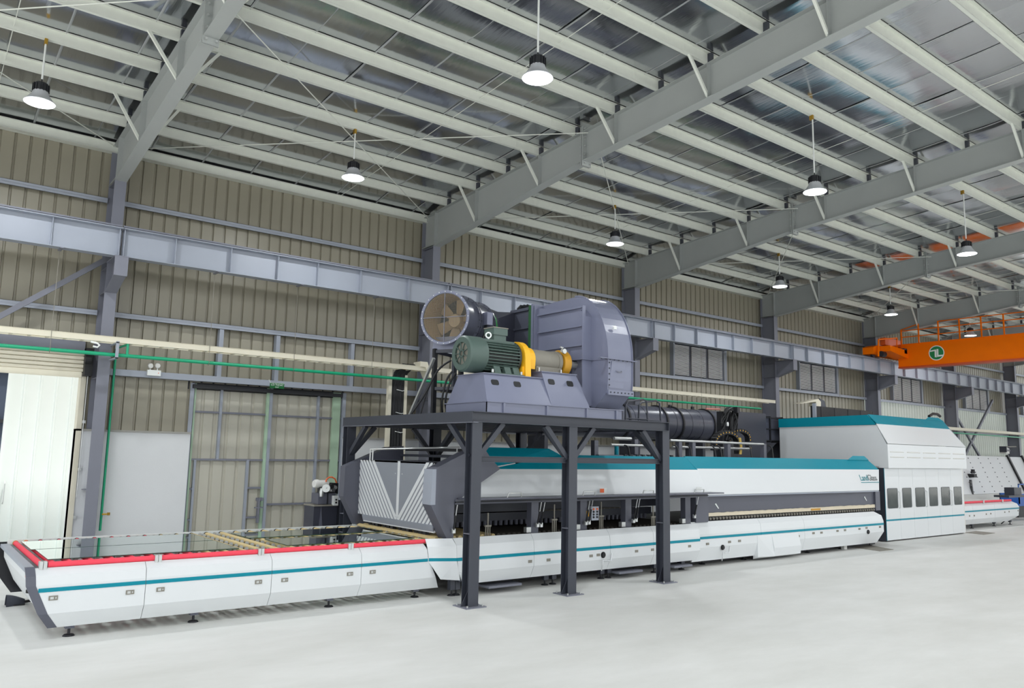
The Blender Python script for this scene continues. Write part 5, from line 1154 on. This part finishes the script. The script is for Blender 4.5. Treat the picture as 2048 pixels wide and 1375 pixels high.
for px in (1340, 1385):
    x = at(px, 820, Y=DYY).x; MB().box(x-.05, x+.05, DYY-.03, DYY+.03, DZZ+DRR, DZZ+DRR+.09).build('lifting_lug', 'blackpaint', rd)
for x in (13.5, 17.0, 20.0): MB().box(x-.06, x+.06, DYY-.35, DYY+.35, 2.3, 2.98).build('duct_saddle', 'steeldark', rd); MB().box(x-.06, x+.06, DYY-.06, DYY+.06, 0, 2.4).build('duct_post', 'steeldark', rd)
ring = [Vector((xe, DYY+DRR*math.cos(2*math.pi*k/24), DZZ+DRR*math.sin(2*math.pi*k/24))) for k in range(24)]; sq = []
x2 = at(1470, 850, Y=DYY-.4).x
for k in range(24):
    a = 2*math.pi*k/24; ca, sa = math.cos(a), math.sin(a); m_ = max(abs(ca), abs(sa)); sq.append(Vector((x2, DYY+.48*ca/m_, DZZ+.02+.48*sa/m_)))
b = MB(); b.loft(ring, sq); b.build('transition', 'duct', rd)
sdk = thing('square_duct', 'dark ribbed square duct joining the round duct to the tall housing', 'duct', (23, 16.2, 3.0))
xs_ = at(1555, 840, Y=15.7).x
MB().box(x2, x2+1.6, DYY-.48, DYY+.48, 2.2, DZZ+.5).build('drop_box', 'ductdark', sdk)
YS = DYY+.55
MB().box(x2+.2, 34, YS-.45, YS+.45, 3.1, 3.9).build('duct_body', 'duct', sdk)
for k in range(14):
    x = x2+.4+k*.75; MB().box(x-.025, x+.025, YS-.5, YS+.5, 3.06, 3.95).build('duct_rib', 'blackpaint', sdk)
for z in (3.1, 3.5, 3.9): MB().box(x2+.2, x2+4, YS-.49, YS-.45, z-.02, z+.02).build('duct_rib', 'blackpaint', sdk)
for x in (x2+.3, x2+4.2): MB().box(x-.05, x+.05, YS-.4, YS-.3, 0, 3.1).build('duct_post', 'steeldark', sdk)
pk = at(1528, 880, Y=16.0); b = MB(); b.prism([(x2+3.0, 2.3), (x2+4.6, 2.3), (x2+4.6, 3.06), (x2+4.2, 3.06)], 'Y', YS-.4, YS+.3); b.build('hopper', 'dgrey', sdk)
# hoses, drag chains and pipe rack on the furnace roof
HY_ = 13.6
hz = thing('hose_bundle', 'tangle of black hoses and valves on the furnace roof behind the drag chains', 'hoses', at(1460, 900, Y=HY_+.4))
rg = random.Random(11)
for k in range(12):
    pts = [(1447+rg.uniform(-6, 6), 868), (1446+rg.uniform(-5, 5), 845), (1450+rg.uniform(-4, 8), 825), (1462+rg.uniform(-6, 6), 816+rg.uniform(-2, 5)), (1470+rg.uniform(-5, 6), 822), (1467+rg.uniform(-6, 8), 848), (1458+rg.uniform(-8, 10), 880)]
    P = [at(x, y, Y=HY_+.4+rg.uniform(-.1, .1)) for x, y in pts]
    P2 = []
    for i in range(len(P)-1):
        a, m_, n2, d = P[max(i-1, 0)], P[i], P[i+1], P[min(i+2, len(P)-1)]
        for j in range(4):
            t = j/4; P2.append(.5*((2*m_)+(n2-a)*t+(2*a-5*m_+4*n2-d)*t*t+(3*m_-a-3*n2+d)*t**3))
    b = MB(); b.tube(P2+[P[-1]], .02, 6); b.build('hose', 'black', hz, smooth=True)
p = at(1455, 848, Y=HY_+.2); b = MB(); b.lathe([(0, -.06), (.035, -.05), (.04, 0), (.03, .06), (0, .06)], p, (0, 0, 1), 10); b.build('valve', 'zinc', hz)
p = at(1473, 817, Y=HY_+.3); b = MB(); b.box(p.x-.07, p.x+.05, p.y-.08, p.y+.08, p.z-.12, p.z+.05); b.build('valve_block', 'blackpaint', hz)
b = MB(); b.tube([at(1412, 817, Y=HY_+.6), at(1440, 818, Y=HY_+.5)], .028, 8); b.build('red_cylinder', mat('faded red cylinder', (196, 130, 120), .5), hz)
b = MB(); b.box(at(1445, 850, Y=HY_+.5).x, at(1475, 850, Y=HY_+.5).x, HY_+.5, HY_+.7, 2.48, 3.8); b.build('hose_panel', 'blackpaint', hz)
def chain(pts, Y, lb):
    P = [at(x, y, Y=Y) for x, y in pts]
    t = thing('drag_chain', lb, 'chain', P[-1], 'cable drag chains')
    n = 0
    for i in range(len(P)-1):
        L = (P[i+1]-P[i]).length; m_ = max(1, round(L/.11))
        for j in range(m_):
            a = P[i]+(P[i+1]-P[i])*(j/m_); c = P[i]+(P[i+1]-P[i])*((j+.86)/m_)
            b = MB(); b.bar(a, c, .16, .1, Vector((c-a)).cross(Vector((0, 1, 0)))); l = b.build('chain_link', 'black', t)
            mid = (a+c)/2; b = MB(); b.lathe([(0, 0), (.016, 0), (.016, .01), (0, .01)], (mid.x, Y-.08, mid.z), (0, -1, 0), 6); b.build('link_pin', 'yellow', l)
arc = lambda cx, cy, rx_, ry, a0, a1, n: [(cx+rx_*math.cos(math.radians(a0+(a1-a0)*k/n)), cy-ry*math.sin(math.radians(a0+(a1-a0)*k/n))) for k in range(n+1)]
chain([(1428, 900)]+arc(1451, 884, 23, 20, 180, 0, 12)+[(1475, 908)], HY_-.1, 'black drag chain with yellow pins arching on the furnace roof, left one in front')
chain([(1455, 890)]+arc(1476, 876, 20, 16, 180, 0, 11)+[(1497, 900)], HY_+.5, 'black drag chain with yellow pins arching on the furnace roof, right one behind')
b = MB()
for k in range(4): P = [at(1478+k*.9, 875, Y=HY_-.25), at(1481+k*.8, 892, Y=HY_-.25), at(1479+k, 908, Y=HY_-.25)]; b.tube(P, .02, 6)
tag(b.build('cable_bundle', 'cable', loc=at(1480, 908, Y=HY_-.25), smooth=True), 'yellow and brown cable bundle dropping beside the left drag chain', 'cables')
pr = thing('pipe_rack', 'silver pipe rails on dark posts along the furnace and cooling section roofs', 'rack', (18, 13, 2.45))
def rail(x0, y0, x1, y1, Y, r, m='zinc'): b = MB(); b.tube([at(x0, y0, Y=Y), at(x1, y1, Y=Y)], r, 8); b.build('pipe', m, pr, smooth=True)
rail(1340, 880, 1527, 888, 13.0, .03); rail(1345, 893, 1500, 897, 13.3, .03); rail(1228, 876, 1262, 877, 13.1, .04); rail(1222, 889, 1300, 891, 13.0, .03)
for px, yt in ((1358, 883), (1385, 884), (1455, 884), (1527, 887), (1270, 878), (1190, 880)):
    p = at(px, yt, Y=13.05); MB().box(p.x-.06, p.x+.06, 13.0, 13.12, 2.4, p.z).build('rack_post', 'dgrey', pr)
for k, px in enumerate((1248, 1292, 1346, 1372, 1420, 1432, 1492, 1535)):
    P = [at(px, 890, Y=12.9), at(px+5, 891, Y=12.85), at(px+9, 896, Y=12.8), at(px+12, 908, Y=12.7)]; P[-1].z = 2.43
    b = MB(); b.tube(P, .02, 6); b.build('hose', 'black', pr, smooth=True)
p = at(1233, 892, Y=13); b = MB(); b.tube([p, (p.x, p.y, 2.5)], .05, 8); b.build('teal_valve', 'teal', pr)
b = MB(); b.box(at(1195, 905, Y=12.8).x, 14.9, 12.75, 12.85, 2.43, 2.5); b.build('valve_manifold', 'grey', pr)
for k in range(9): MB().box(13.2+k*.2, 13.28+k*.2, 12.72, 12.8, 2.44, 2.52).build('valve', 'blackpaint', pr)
# ------------------------------------------------------------------ pneumatic unit behind the conveyor
pu = thing('air_service_unit', 'dark pedestal with small motor, pressure gauge and orange hose behind the conveyor by the entry', 'unit', at(655, 1060, Y=16))
Y_ = 16.0; g_ = lambda x, y, Y=16.0: at(x, y, Y=Y)
p, q = g_(628, 1012), g_(672, 1060); MB().box(p.x, q.x, Y_, Y_+.5, 0, p.z).build('pedestal', 'ductdark', pu)
MB().box(p.x-.02, q.x, Y_-.05, Y_+.5, p.z, p.z+.03).build('top_shelf', 'bearing', pu)
b = MB(); b.prism([(p.x+.06, 0), (p.x+.3, 0), (p.x+.16, p.z)], 'Y', Y_-.02, Y_); b.build('stiffener', 'dgrey', pu)
p, q = g_(637, 986), g_(671, 1007); MB().box(p.x, q.x, Y_, Y_+.35, q.z, p.z).build('tank', 'dgrey', pu); MB().box(g_(654, 990).x, g_(656, 990).x, Y_-.02, Y_, q.z, p.z).build('tank_joint', 'blackpaint', pu)
p, q = g_(651, 966), g_(678, 987); MB().box(p.x, q.x, Y_+.05, Y_+.4, q.z, p.z).build('valve_case', 'blackpaint', pu)
p, q = g_(658, 969), g_(670, 984); MB().box(p.x, q.x, Y_+.0, Y_+.06, q.z, p.z).build('valve_block', 'chrome', pu)
for x, y, r, m in ((661, 972, .05, 'black'), (664, 979, .045, 'chrome'), (668, 974, .04, 'zinc')):
    p = g_(x, y); b = MB(); b.lathe([(0, 0), (r, 0), (r, .06), (0, .06)], p+Vector((0, -.08, 0)), (0, 1, 0), 12); b.build('valve_knob', m, pu)
p = g_(648, 975.5); b = MB(); b.lathe([(0, 0), (.085, 0), (.085, .05), (0, .05)], p+Vector((0, -.1, 0)), (.6, 1, 0), 20); b.build('pressure_gauge', 'inkwhite', pu)
b = MB(); b.bar(p+Vector((-.0, -.115, -.0)), p+Vector((.05, -.1, .03)), .01, .006); b.build('gauge_needle', 'blackpaint', pu)
p = g_(628, 967); b = MB(); b.lathe([(0, 0), (.075, 0), (.09, .03), (.09, .1), (.075, .1), (.075, .34), (0, .34)], p, (1, .2, 0), 20); b.build('small_motor', 'offwhite', pu, smooth=True)
p = g_(643, 983); b = MB(); b.lathe([(0, -.1), (.04, -.1), (.05, 0), (.03, .08), (0, .08)], p, (0, 0, 1), 12); b.build('filter_bowl', 'zinc', pu, smooth=True)
P = [g_(651, 966), g_(653, 958), g_(658, 954), g_(664, 953.5), g_(670, 957), g_(673, 965)]; b = MB(); b.tube(P, .016, 8); b.build('orange_hose', 'orangesafety', pu, smooth=True)
p, q = g_(668, 991, 15.9), g_(676, 1010, 15.9); w_ = MB().box(p.x, q.x, 15.9, 16.0, q.z, p.z).build('switch_box', 'inkwhite', pu)
for z in (.3, .6): b = MB(); b.lathe([(0, 0), (.02, 0), (.02, .02), (0, .02)], ((p.x+q.x)/2, 15.9, q.z+(p.z-q.z)*z), (0, -1, 0), 8); b.build('push_button', 'blackpaint', w_)
for px in (668.5, 683):
    p = g_(px, 1000); b = MB(); b.box(p.x-.04, p.x+.04, Y_+.1, Y_+.2, 0, p.z); b.build('support_post', 'steeldark', pu)
# ------------------------------------------------------------------ OVERHEAD CRANE
cr = thing('overhead_crane', 'orange overhead travelling crane with walkway railing and green round emblem', 'crane', (36, 10, 7))
GX = 35.95
zl = lambda x, y: at(x, y, X=GX)
g0_, g1_ = zl(1850, 733), zl(1850, 684)
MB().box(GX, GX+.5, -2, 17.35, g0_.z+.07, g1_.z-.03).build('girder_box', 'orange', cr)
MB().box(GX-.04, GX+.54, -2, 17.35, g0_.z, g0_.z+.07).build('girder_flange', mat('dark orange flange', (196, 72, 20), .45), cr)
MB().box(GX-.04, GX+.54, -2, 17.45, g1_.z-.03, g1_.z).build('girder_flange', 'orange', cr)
b = MB(); c0 = at(1734, 704, Y=17.75).x
b.prism([(c0+.1, 7.2), (GX+1.6, 7.2), (GX+1.6, 7.62), (c0+.5, 7.62), (c0+.1, 7.5)], 'Y', 17.5, 18.0); b.build('end_carriage', 'orange', cr)
for x in (c0+.5, GX+1.2):
    b = MB(); b.lathe([(0, -.05), (.16, -.05), (.16, .05), (0, .05)], (x, RY, 7.245), (0, 1, 0), 20); b.build('crane_wheel', 'steeldark', cr)
b = MB(); b.prism([(GX-1.6, 7.3), (GX, 7.1), (GX, 7.45), (GX-1.6, 7.55)], 'Y', 16.9, 17.5); b.build('service_bracket', 'orange', cr)
p = at(1753, 708, Y=17.4); b = MB(); b.lathe([(0, 0), (.13, 0), (.13, .3), (0, .3)], (p.x, 17.2, p.z), (1, 0, 0), 14); b.build('travel_motor', 'blackpaint', cr)
p = at(1799, 703, Y=17.2); b = MB(); b.box(p.x-.15, p.x+.1, 16.9, 17.1, p.z-.12, p.z+.12); b.build('drive_gear', 'steeldark', cr)
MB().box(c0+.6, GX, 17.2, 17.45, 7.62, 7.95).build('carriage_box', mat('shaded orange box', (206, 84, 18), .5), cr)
RX = GX+.05
def post(px, yt, yb, X=RX):
    a, c = at(px, yt, X=X), at(px, yb, X=X); MB().bar((X, a.y, a.z), (X, a.y, c.z-.05), .05, .05, (0, 1, 0)).build('rail_post', 'orange', cr)
for px, yt, yb in ((1802, 659, 690), (1836, 647, 685), (1875.5, 641.5, 682), (1917.5, 637, 678), (1961, 632.5, 673), (2006, 627.5, 669)): post(px, yt, yb)
def rl(x0, y0, x1, y1, X=RX):
    b = MB(); b.tube([at(x0, y0, X=X), at(x1, y1, X=X)], .022, 6); b.build('hand_rail', 'orange', cr)
rl(1802, 659.5, 1836, 647.5); rl(1875.5, 642, 2075, 620); rl(1802, 662, 2075, 633.5); rl(1802, 674.5, 2075, 648)
b = MB(); pts = [at(1757, 679, Y=17.3), at(1793.6, 676, Y=17.0), at(1793.6, 708, Y=17.0)]
for (x0, y0, x1, y1) in ((1757, 678.5, 1793.6, 675.5), (1757, 678.5, 1757, 712), (1793.6, 675.5, 1793.6, 708)):
    bb = MB(); bb.bar(at(x0, y0, Y=17.2), at(x1, y1, Y=17.2), .05, .05, (0, 1, 0)); bb.build('rail_post', 'orange', cr)
lc = at(1873, 705.3, X=GX-.004); lr = abs(at(1873, 690.5, X=GX).z-lc.z)
def disc(r0, r1, x, m, nm):
    b = MB(); b.lathe([(r0, 0), (r1, 0), (r1, .006), (r0, .006)] if r0 else [(0, 0), (r1, 0), (r1, .006), (0, .006)], (x, lc.y, lc.z), (-1, 0, 0), 40, bool(r0)); return b.build(nm, m, cr)
disc(0, lr, GX-.0, 'inkwhite', 'emblem_ring'); disc(0, lr*.89, GX-.004, 'logogreen', 'emblem_disc')
def em_(pts): MB().prism([(lc.y-lr*u, lc.z+lr*v) for u, v in pts], 'X', GX-.014, GX-.008).build('emblem_letter', 'inkwhite', cr)
em_([(-.87, .36), (-.2, .46), (.0, .46), (.0, -.6), (-.24, -.55), (-.22, .27), (-.8, .2)])
em_([(.05, .52), (.27, .5), (.25, -.3), (.86, -.3), (.72, -.5), (.05, -.56)])
